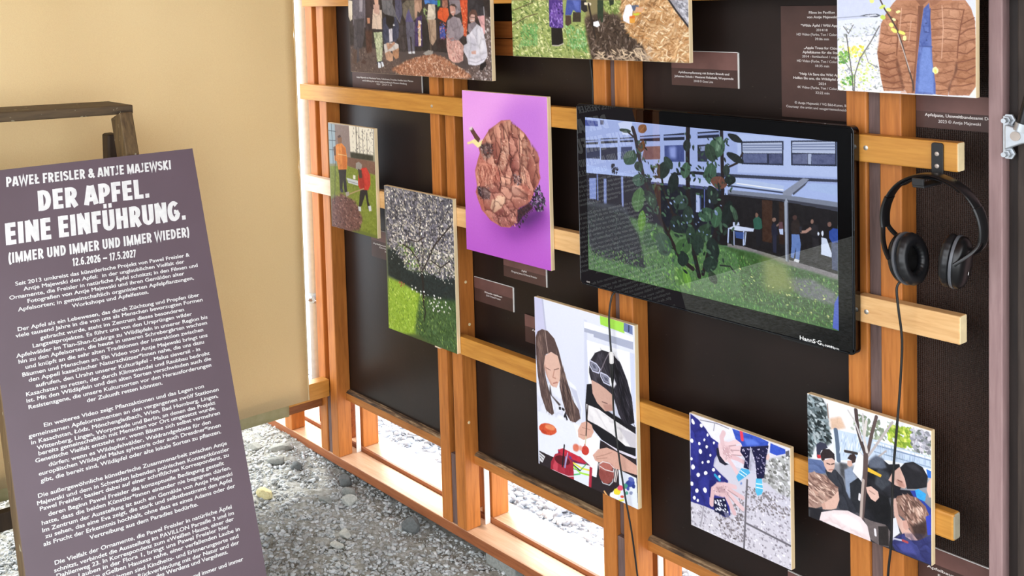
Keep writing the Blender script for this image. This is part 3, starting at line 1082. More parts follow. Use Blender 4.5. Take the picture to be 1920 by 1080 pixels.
ART['orange'] = '''B #a9a2a0 #66722e
P #8f7f7c 0 6;33,3 117,2 111,93 102,92 35,90
P #9cb0bc 0;2,2 36,3 36,118 3,122
L #4a525a 2;2,23 40,23
L #4a525a 2;2,52 38,50
L #4a525a 2;3,80 36,78
L #4a525a 2;18,3 21,120
P #e9e3d2 0 4;110,1 230,-1 226,88 114,92
L #3c3632 3;146,1 145,90
L #3c3632 2;160,1 159,88
L #4a4440 2;199,14 197,88
L #4a4440 2;178,6 178,87
S 90 2 4 3 80 60 3 #6a625c #8a827a #4a4440;126,6 229,1 225,82 126,85
P #3a3a30 2 14;112,76 227,75 226,91 114,94
P #7a5a4c 0 10;92,93 233,92 235,130 95,119
P #7d8a32 3 18;2,129 95,119 235,130 230,301 143,298 147,229 19,212 1,221
P #6f4a44 4 24;2,228 58,203 130,218 163,261 146,298 75,316 0,317
S 160 3 7 2 10 50 4 #5a3a38 #8a625a #4a302e #a07a70;3,231 64,204 130,218 160,268 142,302 2,314
S 160 2 4 3 80 30 5 #8fa03a #5c6c26 #a4b048 #6c7a30;25,130 234,130 230,298 166,294 153,228 32,210
P #c8ccd0 0 4;88,154 146,156 147,170 97,168
L #8a8e90 2;92,162 145,165
P #e8e4d8 0;123,142 135,142 134,153 122,153
P #2a2428 0 6;47,134 89,129 85,155 90,195 75,199 70,163 63,200 51,195 51,159
P #3a3a44 0;53,190 68,191 68,200 55,201
P #e08a40 0 12;29,70 45,60 70,55 89,66 96,98 92,129 47,135 41,111 29,109
C 8 2 80 .4 76 #a85c24 #f4b070;29,70 89,66 96,98 92,129 47,135
P #c87030 2 8;69,63 89,68 92,126 70,130
L #e8c890 2;48,89 92,89
P #8a6650 0 4;49,36 61,31 71,40 70,54 52,58 48,47
P #5a4a48 1;49,36 64,31 68,37 53,41
P #6a5048 0;24,71 37,66 37,94 27,95
L #2e2a2a 2;35,77 21,239
P #221e24 0 6;158,177 191,176 196,209 204,229 192,232 181,191 160,227 146,232 153,194
P #d2d4da 0;143,230 157,230 157,243 145,243
P #d2d4da 0;193,223 207,219 209,234 197,237
P #c9382e 0 12;149,140 162,118 191,113 208,133 208,160 196,177 156,180 147,168
C 8 2 70 .4 77 #8a2420 #e8665c;149,140 191,113 208,160 156,180
P #a02c26 2 8;153,136 173,131 180,174 156,177
P #98928c 0 8;139,106 154,100 170,107 167,119 152,126 138,122
P #4a3a34 1;148,121 167,123 168,145 153,148
L #b89878 3;90,204 132,189 175,175
P #a8a098 0;80,198 98,193 99,204 84,210'''
ART['hands'] = '''B #c9c8d8 #cfcbd4
P #dcdbe8 0 6;3,0 232,0 231,67 127,75 86,75 52,46
P #e6e6f0 2 4;23,4 108,0 107,18 69,41 40,21
L #8a8894 2;27,7 66,2 95,4
L #9a98a4 2;62,3 59,19
P #aeb0ae 4 18;185,35 230,13 230,94 205,93 174,80
S 220 3 8 1.3 10 60 3 #c8c8cc #8c8c8c #6c6c68 #dcdce0 #a4a4a4;183,39 230,13 230,93 205,92 172,81
S 700 2 5 1.5 20 90 4 #a8a4b0 #b8b4c0 #e4e2ee #8e8894 #d8d4e0;-1,185 84,183 134,101 230,94 229,231 -2,234
S 160 2 5 1.5 20 90 5 #6c6468 #7c7478 #8c8488;58,193 126,132 132,222 83,227
S 120 2 5 1.5 20 90 6 #7a7478 #8c8488;134,101 227,112 227,136 133,150
L #6a666e 4;136,93 133,129 130,180 126,235
L #6a666e 4;130,180 173,183 229,187
L #a09ca6 3;32,184 23,228
P #2c2f86 0 12;3,1 23,8 40,21 53,35 70,40 73,54 60,76 57,92 73,101 92,110 85,132 92,148 96,178 84,187 58,182 37,182 -1,185
C 20 1.7 55 .5 63 #171850 #4048a8;3,1 23,8 73,54 57,92 92,110 96,178 37,182 -1,185
P #23256e 2 10;40,39 56,70 53,100 38,120 21,118 21,81
P #f2f2fa 0;12,14 13,17 13,19 11,21 9,21 7,20 5,18 5,15 5,12 6,11 8,10 10,12
P #f2f2fa 0;33,16 33,18 32,20 31,21 29,22 27,21 26,20 26,18 26,16 28,14 29,14 31,14
P #f2f2fa 0;9,55 9,57 8,59 6,61 4,61 2,60 1,58 1,56 3,54 4,52 7,52 8,53
P #f2f2fa 0;30,70 30,73 29,75 27,77 25,77 23,76 22,74 22,71 23,69 25,67 27,67 29,68
P #f2f2fa 0;12,109 11,112 9,114 7,116 4,116 3,115 2,112 3,109 4,107 7,105 9,105 11,107
P #f2f2fa 0;27,56 26,58 25,59 24,60 22,60 21,59 21,58 21,56 22,54 24,53 25,53 26,54
P #f2f2fa 0;45,56 44,58 43,60 42,61 40,61 39,60 39,58 39,57 40,55 42,54 43,54 45,55
P #f2f2fa 0;39,44 38,45 37,47 36,48 35,48 34,47 34,45 34,44 35,43 36,42 37,42 38,42
P #f2f2fa 0;48,86 48,88 46,89 45,90 43,90 42,90 41,88 42,86 43,85 45,84 47,83 48,84
P #f2f2fa 0;24,121 24,123 22,125 20,127 17,127 16,126 15,124 16,121 18,119 20,118 22,118 24,119
P #f2f2fa 0;43,111 42,113 40,115 38,116 36,117 34,116 34,114 34,112 36,110 38,108 40,108 42,109
P #f2f2fa 0;61,98 61,100 59,102 57,103 55,103 54,102 53,101 54,99 55,97 57,96 59,96 61,96
P #f2f2fa 0;7,94 6,95 5,97 4,98 2,98 1,97 0,96 1,94 2,92 4,91 5,91 6,92
P #f2f2fa 0;47,32 46,34 45,35 44,36 43,36 42,35 42,33 42,32 43,30 44,29 45,29 46,30
P #f2f2fa 0;20,155 19,158 18,160 15,161 13,162 12,160 11,158 12,156 13,154 16,152 18,152 19,153
P #f2f2fa 0;40,146 40,149 39,152 37,154 35,154 33,153 31,150 31,147 33,145 35,143 37,143 39,144
P #f2f2fa 0;13,173 12,175 11,177 9,178 7,178 6,177 5,175 6,173 7,171 9,170 11,170 12,171
P #f2f2fa 0;53,71 52,73 51,74 50,75 49,75 48,74 48,73 48,71 49,70 50,69 52,69 52,70
P #f2f2fa 0;7,145 7,148 5,150 3,151 1,151 0,150 -1,148 0,145 1,143 4,142 5,142 7,143
P #f2f2fa 0;75,107 74,109 73,111 72,111 70,112 69,111 69,109 69,107 70,106 72,105 73,105 74,106
P #f2f2fa 0;20,175 20,177 19,179 17,180 16,180 15,179 14,178 15,176 16,174 17,173 19,173 20,174
P #f2f2fa 0;62,43 61,45 60,46 59,47 58,47 57,46 57,45 57,43 58,42 59,41 61,41 62,42
P #f2f2fa 0;33,92 33,94 32,95 31,96 29,96 29,95 28,94 29,92 30,91 31,90 32,90 33,91
P #f2f2fa 0;54,151 53,152 52,154 51,154 50,155 49,154 49,152 49,151 50,149 51,149 53,149 53,149
P #14173a 0 14;54,158 84,147 92,173 84,185 58,184
S 30 2.5 4.5 1.2 0 90 8 #e8e8f4;55,161 84,150 90,173 58,182
P #6a6a8a 0;80,177 93,175 93,184 84,185
L #2a9ac8 6;61,109 71,115
P #e6c9cd 1 8;69,44 79,33 91,31 105,36 107,54 98,66 84,76 71,69
L #dcbcc1 10;80,39 78,27 83,16
L #e6c9cd 9;93,37 107,28 121,21
L #e3c4c9 9;97,43 112,38 127,31
L #e6c9cd 10;98,51 117,45 134,41
L #deb9bf 9;96,59 115,58 130,60
L #e2c2c7 9;94,67 104,76 112,86
L #b8949a 2;99,46 119,40
L #b8949a 2;98,55 123,49
L #b8949a 2;95,39 111,32
P #c9a4aa 4 6;78,45 95,40 98,56 86,68
S 34 1.2 2.4 1.5 20 90 9 #a8868a #c4a0a6 #f4e0e2;76,42 103,37 105,54 86,71
P #1c1c30 0;65,53 70,50 73,65 86,75 94,76 85,81 72,79 66,67
P #3a63b8 1;120,106 123,101 124,104 121,108
P #dbb9bd 1 8;50,139 64,122 85,115 95,122 94,136 80,148 63,150 53,151
L #d8b4b8 10;56,139 52,155 51,172
L #dfbec2 9;85,120 97,118 108,117
L #dbb9bd 9;90,125 105,129 125,132
L #e0c0c4 10;88,132 105,143 124,154
L #dab6ba 10;84,138 95,154 105,170
L #b08c90 2;91,129 113,134
L #b08c90 2;89,137 105,148
P #b8949a 3 6;61,134 80,126 87,136 68,141
S 40 1.2 2.6 1.5 20 90 10 #94747a #b0909a #f0d8dc;54,134 88,120 95,143 59,149
P #1d1f66 0;47,124 60,120 64,124 51,137 48,160 45,157
P #3450b8 0 12;103,1 120,1 156,-1 185,2 183,10 155,20 135,29 126,30 123,24 111,20
C 9 2 15 .45 64 #22388c #6c88e8;103,1 185,2 155,20 123,24
P #5a78d8 2;128,12 152,8 167,13 136,25
L #e0405a 7;124,1 126,16
P #3654c0 0 12;189,3 221,5 221,13 202,23 187,22
P #15143a 0 10;123,31 144,24 140,71 128,71 132,52 121,42
C 8 2 80 .3 74 #0a0a24 #2c2a60;123,31 185,9 174,76 128,71
P #17163c 0 10;145,24 185,9 179,37 174,76 158,85 155,52
S 40 1.5 2.5 1.2 0 90 11 #a8a0c8 #e0d8f0;147,26 183,15 174,73 158,78
S 20 1.5 2.5 1.2 0 90 12 #a8a0c8 #e0d8f0;125,35 142,28 139,68 130,67
P #4aa8d8 0 10;111,95 123,74 140,71 143,77 130,90 116,103
L #d8f0f8 2;118,85 130,88
L #d8f0f8 2;122,79 135,83
P #54b8e0 0 10;156,83 169,79 171,102 168,110 159,116 154,109
L #e0f4fa 2;157,93 170,90
L #e0f4fa 2;157,100 170,98
P #e2c0b8 0;180,30 185,24 187,31 183,39 179,37
P #5a5a62 0;221,9 229,4 229,13 222,20'''
ART['kids'] = '''B #e6ebf4 #2a2a30
P #eef1f8 4 6;1,1 230,-1 229,77 0,122
P #3f4a4c 3 24;1,3 28,0 40,14 42,46 47,77 38,87 17,87 6,117 0,122
S 260 4 9 2.2 40 60 3 #2c3638 #5a686c #8a9aa0 #1c2426 #6c787c #aeb8bc;1,3 32,1 42,50 45,78 17,87 0,119
P #d8b8a0 3 14;44,33 66,23 76,42 47,55
L #9c8478 2;40,8 42,33
S 120 3 7 1.5 0 90 4 #d8dde4 #a8b4a8 #8a9a7c #c0cac0;83,21 155,6 229,8 229,47 155,43 86,49
S 160 3 8 1.4 0 90 5 #b8cc50 #98b838 #d4dc70 #7c9a34;155,12 193,7 199,35 168,45 153,34
S 130 3 8 1.5 0 90 6 #b4b4c0 #8e8e98 #d0ccd4 #6c7470;193,4 229,5 229,41 195,43
S 60 3 7 1.5 0 90 7 #9ca890 #7c8874;100,10 142,10 149,42 116,46
P #c3d3e8 0 4;56,50 110,45 155,46 229,44 229,65 155,74 116,84 62,105
P #dfe8f4 1 3;49,51 57,50 61,106 52,109
L #5a6a80 8;56,51 59,74 61,105
S 60 2 5 9 -80 4 8 #e8f0f8 #9ab0cc;62,55 110,48 109,80 65,94
L #eef3fa 3;129,51 229,47
L #7c90b0 2;129,55 229,50
L #8aa0bc 2;129,67 229,62
S 90 1.5 3 12 85 3 9 #8498b4 #a8bcd4;129,54 229,48 229,63 129,73
L #4a3c3c 7;95,3 98,36 106,62 113,79
L #5c4c4a 6;133,4 125,34 116,75
L #d6cfcc 5;114,18 110,48 115,72
L #c8c4c4 3;80,8 93,24 106,55
L #b8b0b0 4;162,5 142,38 116,81
L #cdc8c8 3;108,6 109,48
L #b4acac 3;150,59 136,74
L #3a3434 5;74,84 96,81
P #5a6c98 0 8;0,122 27,116 39,126 37,136 20,144 2,148
C 6 2 20 .5 73 #384870 #8496c0;0,122 39,126 37,136 2,148
P #4c4c50 2 20;62,108 79,106 75,136 65,130
P #2a2c34 0 10;34,131 55,124 69,135 75,156 98,186 88,193 61,193 54,163 37,139
C 9 2 60 .5 71 #14151a #4c505c;34,131 55,124 98,186 61,193 37,139
P #8a98b0 1 10;72,118 86,109 96,129 85,139 82,169 75,156
P #24262c 0 10;82,140 102,120 109,144 105,190 95,187 84,169
P #35374a 0;17,90 24,83 36,82 40,89 27,98 23,111 18,114
P #c83c40 0;19,108 26,107 26,113 19,115
P #2e2628 0 8;25,105 31,94 43,90 53,96 54,108 48,105 34,111 33,118 27,115
P #d9b4a6 0 6;31,115 48,105 54,108 53,121 47,132 39,133 33,125
L #4a3430 2;38,118 44,118
L #4a3430 2;47,117 52,114
L #a87468 2;42,129 49,126
P #3a2c2c 0 6;78,96 83,87 91,83 95,88 93,98 86,103 86,97
P #d2a898 0;78,100 86,97 88,105 82,110 78,108
P #1e1e24 0 10;109,118 119,89 142,75 155,81 174,74 180,106 167,136 154,140 160,163 162,200 154,228 134,231 125,221 108,195 102,191 105,145
C 16 1.6 60 .55 61 #0b0b0f #43454f;109,118 119,89 142,75 180,106 167,136 162,200 134,231 105,145
P #5d6474 2 12;117,87 132,72 145,74 151,88 142,94 119,99
P #3c4048 2 12;135,93 155,96 158,114 142,132 129,124
P #141418 2 8;125,138 154,140 162,175 135,191 115,173
P #6a6060 0 10;108,192 122,193 148,190 157,199 154,228 134,231 118,226
P #2c2828 0 6;135,198 153,191 154,226 136,231
P #d9b2a4 0 6;161,94 174,79 183,93 187,107 183,114 167,114 154,109
P #b88a7c 2;167,104 180,103 184,112 173,114
L #7a5048 2;171,103 178,104
P #222126 0 8;175,80 183,69 198,62 214,66 223,79 221,98 204,107 187,113 183,96
P #35343a 2 6;186,70 201,65 214,76 195,76
P #1e1e26 0 8;161,122 195,113 204,122 167,136
P #3ca2e0 0 14;198,112 207,106 220,110 218,123 204,127
P #2c3f98 0;192,114 201,111 204,122 216,124 228,132 228,150 210,138
P #e0bcae 0;222,91 229,77 229,113 225,114 221,104
P #2f6fd0 0;220,67 229,68 229,80 223,81
P #eef0f4 0 3;100,75 116,87 104,128 88,116
L #c8c8d0 2;100,75 116,87 104,128
P #e6b838 0;111,101 116,99 142,104 140,109 112,106
L #5a4a48 9;113,79 112,104 109,144 104,194
L #b4a49c 5;108,125 105,158 103,194
P #dcb6a8 0 6;113,136 122,131 135,136 137,146 130,156 122,154 115,145
L #b08c80 2;119,140 129,143
L #e8e4e8 4;129,206 130,216
L #e0dce0 4;101,153 100,163
P #a48478 0 16;-1,149 12,143 34,141 51,151 60,158 58,175 47,195 26,203 15,210 -1,213
S 130 3 8 4 25 30 10 #c4a494 #86665c #b89484 #dcc0b0 #74564e;-1,149 34,141 55,156 47,179 26,193 -1,209
P #d9b2a2 0 6;26,199 47,179 60,161 62,177 56,195 46,201 32,206
P #caa090 0;26,197 33,193 35,203 29,207
P #232228 0 6;-1,213 29,207 22,229 -2,231
P #ead9da 0 6;22,229 26,213 51,200 78,191 102,194 115,205 121,231 78,232
C 9 1.6 20 .25 72 #b49c9e #ffffff;22,229 78,191 121,231 78,232
P #f3e8e8 3 4;44,210 78,197 102,204 108,221 75,221
P #8d6a5e 0 14;164,143 170,131 186,123 204,122 219,132 225,145 222,173 216,188 204,196 195,187 182,167 173,164 167,154
S 140 3 8 4 60 30 11 #b08c7c #74564c #c8a898 #5c443c #d8bcac;166,139 186,124 207,124 224,145 219,178 204,187 186,163
P #40302c 3 10;195,175 222,152 222,177 213,192 201,197
P #dab2a4 0 6;162,140 167,136 172,165 179,171 185,178 195,187 205,195 198,201 179,196 170,181 164,168
P #cfa092 0 4;179,171 186,168 190,180 185,186 180,183
P #eceef4 0 4;159,176 167,170 174,195 157,214
P #35386e 0 12;156,215 173,199 182,192 185,203 207,195 228,177 227,229 198,229 166,229
C 12 2.2 25 .5 62 #22244c #5a64ac;156,215 182,192 228,177 227,229 166,229
P #45498c 2 8;166,217 192,204 204,221 179,227
L #c8cade 3;158,214 163,209 179,206
L #b04a4a 4;179,206 187,206
P #3a48b8 0;219,149 228,142 228,177 222,180
P #3a3a3e 0;-1,216 3,217 3,232 -2,232'''
ART['jacket'] = '''B #cfd4e8 #dfe2ec
P #ccd3ea 0 4;2,158 97,159 97,217 1,223
P #dfe4f2 0 4;1,194 97,185 97,217 1,223
L #9aa2b8 1.5;1,189 48,186
L #9aa2b8 1.5;1,223 42,221 82,215
P #5a5f6a 0 4;41,186 53,183 73,182 80,185 73,188 55,187
P #d4d8e4 0;50,185 70,183 75,185 58,187
P #eef0f4 0 8;1,223 97,217 96,315 0,317
S 420 1.5 4 2.5 0 60 2 #b4bac4 #c8ccd6 #f8f8fa #9aa09c #d0d8c8;1,201 82,194 81,313 0,316
S 120 2 5 1.5 0 90 3 #cfe08c #e4ec9c #b4d06a #f0f0b0;1,237 47,237 72,276 57,314 0,313
S 30 3 6 1.6 0 60 4 #86b85c #a4cc6c #5f9a48;2,247 22,249 19,266 3,266
S 20 3 6 1.6 0 60 5 #94c878 #6aa84c;6,293 29,289 26,306 8,302
S 22 3 6 1.6 0 60 6 #f0e470 #e8d850;17,240 47,237 47,253 22,256
L #5c5a58 2;29,316 27,287 22,254 17,218
L #6a6866 2;31,316 32,287 42,258 62,229 77,203
L #7a7876 1.2;29,287 16,268 6,254
L #7a7876 1.2;74,273 57,265 50,244
L #6a6866 1.5;21,216 12,204
L #6a6866 1.5;21,216 30,201
P #b27c5c 0 10;102,164 107,159 220,161 229,174 235,194 237,248 237,296 226,312 193,313 198,285 207,255 198,285 192,314 172,313 125,314 115,307 124,310 84,312 79,290 73,248 78,224 80,199 90,180
P #c08868 3 8;80,201 97,187 106,205 106,238 82,243 74,245
P #c49070 4 8;176,174 211,170 207,227 176,234
P #bd8666 4 8;111,173 142,178 139,242 113,247
P #a26c4e 3 8;106,252 115,274 120,309 86,299 79,276
P #a8714f 3 8;207,253 235,237 236,292 207,302
P #6f4632 2;107,254 113,274 120,306 117,309 111,288 106,268
C 90 2.6 0 .42 68 #70432d #dba988;80,199 102,164 142,164 141,235 132,310 84,312 73,248
C 90 2.6 0 .42 69 #70432d #dba988;165,169 220,163 235,194 236,292 226,312 173,313 167,245
P #6a4230 2;206,255 208,271 198,293 194,311 192,303 202,280
P #7a4e38 0;144,169 153,169 144,235 139,273 136,312 132,313 139,255
P #5668a8 0 14;153,174 162,165 165,201 167,259 172,295 172,313 138,314 141,269 146,223
C 26 2.2 80 .4 70 #3a4c8c #93a8e0;153,174 162,165 167,259 172,313 138,314 146,223
P #7088c8 2 10;151,237 164,236 169,286 169,311 143,310 146,269
L #42528c 1.5;153,203 154,212 162,213 164,174
L #42528c 1.5;146,235 167,236
P #34406c 0;158,198 158,199 158,199 157,199 157,199 156,199 156,198 156,197 157,197 157,196 158,197 158,197
P #34406c 0;159,225 159,226 158,227 158,227 157,227 157,226 157,225 157,225 157,224 158,224 158,224 159,225
P #34406c 0;158,212 158,212 157,213 157,213 156,213 156,212 156,212 156,211 156,211 157,211 157,211 158,211
P #8a5c44 0;140,160 153,160 162,160 149,171
P #9c6a50 0 6;162,160 183,160 174,167 165,170
L #7c4c36 2;97,187 109,194 106,203
L #84543c 1.6;81,215 94,219 107,218
L #84543c 1.6;78,229 92,233 109,231
L #7c4c36 2;74,246 87,252 104,247
L #7c4c36 2;75,257 89,264 108,258
L #7c4c36 2;77,271 94,275 111,270
L #7c4c36 2;79,283 94,289 113,281
L #7c4c36 2;81,294 101,298 117,293
L #7c4c36 2;83,306 101,307 120,304
L #84543c 1.6;114,185 130,182 144,185
L #84543c 1.6;112,198 130,196 144,198
L #84543c 1.6;111,212 128,211 142,213
L #84543c 1.6;111,228 128,226 140,228
L #84543c 1.6;111,244 125,243 139,245
L #84543c 1.6;113,261 127,260 138,262
L #84543c 1.6;118,279 130,278 137,280
L #84543c 1.6;120,295 134,296
L #84543c 1.6;166,176 189,174 216,176
L #84543c 1.6;166,192 189,189 213,192
L #84543c 1.6;166,208 189,206 210,208
L #84543c 1.6;167,225 187,223 208,225
L #84543c 1.6;167,243 185,243 207,242
L #84543c 1.6;169,259 185,261 202,258
L #84543c 1.6;171,277 187,278 200,273
L #84543c 1.6;173,292 185,294 196,289
L #84543c 1.6;173,306 182,306 192,304
L #7c4c36 1.8;218,176 213,200 209,227 207,253
L #7c4c36 1.8;108,194 109,224 107,251
L #7c4c36 1.8;213,200 224,194 234,189
L #7c4c36 1.8;211,216 224,207 235,205
L #7c4c36 1.8;209,233 222,226 236,222
L #7c4c36 1.8;208,244 222,246 236,235
L #7c4c36 1.8;207,260 222,257 236,252
L #7c4c36 1.8;207,271 222,273 236,265
L #7c4c36 1.8;202,284 220,286 236,278
L #7c4c36 1.8;198,298 215,297 233,292
L #d8ac90 1.2;116,173 113,205 111,238
L #d8ac90 1.2;183,169 185,205 182,254
L #d0a488 1.2;132,194 128,228
L #8a5a48 2;144,183 141,251 136,310
P #d8b8a8 0;115,311 122,310 125,314 113,314
P #dfe2dc 0;226,312 237,296 237,313
L #4a3c36 2.5;79,159 87,175 97,189 109,210 118,237 125,265 134,294 136,308
L #c8b8b0 1.5;109,215 120,247 130,278
P #eef08c 0;68,162 67,163 65,164 63,164 61,163 60,161 60,159 61,158 63,157 65,158 67,159 68,160
P #d4e070 0;88,168 88,170 86,171 84,173 81,174 79,174 77,173 77,172 79,170 81,168 84,167 86,167
P #e8ec80 0;98,177 97,178 95,179 92,178 90,177 89,176 89,174 90,173 92,172 94,172 97,174 98,175
P #c8d860 0;87,191 85,192 83,192 81,191 79,189 79,187 80,185 82,184 84,184 86,185 88,187 88,189
P #f4f4b0 0;106,193 105,194 103,194 102,194 100,192 99,191 100,190 101,189 102,189 104,190 106,191 106,192
P #e8ec80 0;102,202 101,204 99,205 97,204 95,203 94,201 94,199 95,198 97,197 99,197 101,199 102,200
P #f0e878 0;108,213 107,214 104,214 101,213 99,211 97,209 97,207 99,206 101,206 104,207 107,209 108,211
P #ece470 0;122,216 121,217 118,217 115,216 112,215 110,213 110,211 111,210 114,210 117,211 120,212 122,214
P #f4f0a0 0;124,222 124,224 123,226 121,227 119,226 118,225 118,223 118,220 119,219 121,218 123,219 124,220
P #f4eea0 0;114,178 114,179 113,180 111,181 109,182 107,181 106,180 106,179 107,178 109,177 111,176 113,177
P #f2eeb0 0;177,272 177,275 176,278 174,279 171,280 169,278 167,276 167,273 168,270 170,269 173,268 175,270
P #e8e070 0;174,275 174,276 174,278 173,279 172,279 171,278 170,276 170,275 170,273 171,272 172,272 173,273'''
ART['group'] = '''B #4a4648 #4e4444
P #2a2426 0 8;-3,247 603,255 604,372 572,392 360,383 4,395
P #5c4c48 3 14;5,376 129,383 237,401 235,447 3,451
S 160 2 5 1.6 10 60 2 #6a5a54 #4a3c3a #8a7a72 #5c4a46;5,379 237,401 235,450 3,451
P #645450 3 14;584,297 603,297 605,448 479,448 505,426 583,402
S 260 2 5 1.6 10 70 3 #d8d0d0 #8a7a78 #a89a98 #4a4040 #6c5c58;584,297 603,297 605,449 487,448 513,425 583,407
P #9a6a52 2 20;196,437 266,412 341,395 386,391 430,401 480,421 529,441 512,448 356,452 235,449
S 900 2 5 3 20 90 4 #c08c70 #8c543c #d8ac90 #6c3c2c #b07454 #e4c4ac #9c6448;196,437 266,410 341,394 386,390 434,401 484,421 529,441 512,448 356,452 235,450
P #e8dcc8 0 6;0,247 21,250 18,302 7,307 -3,290
P #6c6672 0 10;22,247 85,248 86,323 75,325 66,299 40,302 20,321
P #aaa4ae 0 4;55,248 73,248 68,281 54,281
P #47434a 0 6;26,302 77,299 75,348 61,381 46,385 47,418 32,425 10,426 21,376
P #4a3430 0 6;65,412 80,420 73,427 53,424
P #5a463e 0 6;15,385 37,388 31,431 10,426
P #34262a 0 6;85,248 127,249 121,308 109,374 81,399 80,339
P #c88c6c 0;90,298 104,298 103,313 92,314
P #4a2c24 2 10;80,333 112,332 108,392 82,396
P #d8a890 0 4;127,249 147,249 146,264 131,265
P #e0c8b4 0 8;120,274 161,276 160,329 112,328
P #c8a090 0 10;122,261 151,262 150,290 125,284
P #2a262e 0;116,329 160,329 159,333 116,333
P #c4cca4 0 20;119,338 159,336 159,379 154,415 132,419 127,380
S 60 2 5 2 80 40 5 #7c8c6c #e4e8c8 #a0ac88;119,338 159,337 156,409 132,416
P #2c3444 0;129,419 158,415 162,424 133,428
P #d8dce4 0;135,420 147,421 149,434 136,436
P #d8dce4 0;150,418 158,418 164,429 154,433
P #343a54 0 12;166,299 195,288 224,294 237,317 234,349 215,366 201,358 191,364 170,370 161,347
P #131216 0 6;179,282 198,277 216,288 217,305 208,326 193,327 179,314
P #2e2422 0;183,261 197,255 210,262 210,270 201,264 186,267
P #dcb4a2 0 3;186,266 199,261 209,267 208,282 199,289 189,282
L #7a4038 2;194,279 203,279
L #3a2a2a 1.5;187,271 209,271
P #e4dfe6 0 4;191,329 206,326 207,361 191,364
P #dfe6f0 0;218,317 218,319 216,320 214,320 212,320 210,319 210,317 210,316 212,315 214,314 216,315 218,316
P #d4cdc8 0 8;165,370 191,364 220,365 233,369 233,383 219,390 199,387 179,397 169,397
P #c89c80 0 6;169,394 189,387 205,396 205,413 192,416 174,411
P #b48464 0 6;205,387 234,378 231,404 218,409 205,399
P #c8987c 0;177,366 200,367 213,361 218,366 200,378 184,385
P #6a6a70 0 10;162,249 212,250 211,259 225,285 243,308 242,314 224,296 175,288 165,282
P #4c4c66 0 8;222,250 251,250 254,285 242,311 224,288
P #3a3438 0 8;237,317 266,317 267,388 238,389
P #6e6658 0 10;255,262 274,251 316,251 319,297 290,311 267,305 256,291
P #5c5684 0 8;272,288 283,274 293,297 304,311 266,309
P #5c5a6c 0 8;267,309 307,309 303,345 303,388 293,388 290,348 284,348 286,388 274,388 269,345
P #d8d8dc 0;274,388 288,386 288,393 275,393
P #d8d8dc 0;292,386 303,385 303,392 292,392
P #3a2a5c 0 8;314,297 337,291 344,336 341,367 333,373 305,373 306,325
P #b89078 0 8;307,251 339,252 338,274 329,285 320,280 314,299 308,297
P #e8c8a8 0 30;321,305 331,305 330,370 319,372
S 20 3 5 1 0 0 6 #d07850 #e8d8a0 #7a3c4c #ffffff;321,305 331,305 330,370 319,372
P #1c1a1e 0 6;337,302 364,302 371,336 360,383 337,381
P #3a78c8 0 8;349,252 404,253 404,266 384,263 366,260 352,263
P #40b048 0;404,253 415,253 415,266 403,271
P #d8ccb8 0 14;366,263 393,263 395,297 382,308 359,302
P #b0947c 0 12;359,302 395,302 395,352 379,369 368,361 363,325
P #2c2024 0 8;404,299 435,302 431,379 396,371
P #a86c58 0 6;424,253 444,253 445,269 431,277 423,269
P #e0582c 0 10;403,283 414,272 445,273 449,291 434,310 421,305 403,299
P #3c50a0 0 16;408,319 429,319 432,349 410,352
S 40 2 4 1.5 0 90 7 #c83c40 #4c64c0 #e0a0a0;408,310 434,310 435,349 410,352
P #8a8088 0 8;450,253 496,254 495,283 474,291 453,278
P #d8502c 0 16;492,254 521,254 519,307 513,345 503,342 500,302
S 40 2 4 1.4 0 90 8 #f08050 #b03020 #e8a070;493,270 519,270 515,342 503,340
P #9a8e96 0 12;441,305 465,294 490,299 504,324 503,340 479,356 453,362 437,340
P #d8a89c 0 16;436,340 453,357 483,353 502,367 498,404 481,410 459,410 443,401 435,373
S 90 2 4 1.6 20 90 9 #c08078 #ecc8bc #a86860;437,335 499,367 495,404 464,408 437,379
P #d8a090 0 4;452,269 462,264 473,267 474,286 465,294 454,286
P #4a3a36 0;451,269 458,263 471,263 479,270 478,280 473,270 458,267
L #fdf0ea 2;458,284 469,283
P #26262e 0 8;522,254 581,255 582,292 556,294 540,278 523,297
P #e0a8a8 0 10;557,294 583,292 583,336 574,341 567,315
P #5c3c34 0 6;524,289 536,277 552,279 558,294 555,305 548,289 531,294 524,305
P #dcaea0 0 4;526,297 536,289 548,291 547,307 538,313 528,307
L #fdf2ee 2;531,304 542,304
L #3a2a2a 1.5;529,296 546,297
P #8a8088 0 10;522,313 547,307 557,315 546,334 529,339 518,329
P #dddbe6 0 8;513,342 525,337 555,313 575,323 588,370 590,391 571,410 542,415 518,413 515,398 500,380 503,366 515,361
P #c4c2d0 2 4;529,345 549,350 548,382 528,379
P #efedf4 2;555,323 570,331 580,370 564,392 557,360
L #9a98a8 1.5;518,404 547,408 579,397
P #d0a294 0;530,380 548,378 548,387 531,387
P #1c1a1e 0;563,410 583,403 585,412 570,426 558,424
C 190 1.9 80 .22 65 #1c161a #cfc0b8;0,247 593,255 590,391 542,415 481,410 431,379 238,389 158,415 11,419
L #6a5c50 3;366,311 371,347 371,389
L #7c9060 2;347,274 355,297 364,311
S 12 3 5 1.5 0 90 10 #90a86c #a8b880;341,271 356,274 360,294 347,288
P #9a948e 0 8;337,390 360,381 380,383 377,391 350,395
L #e8e8f0 1.5;581,272 582,292'''
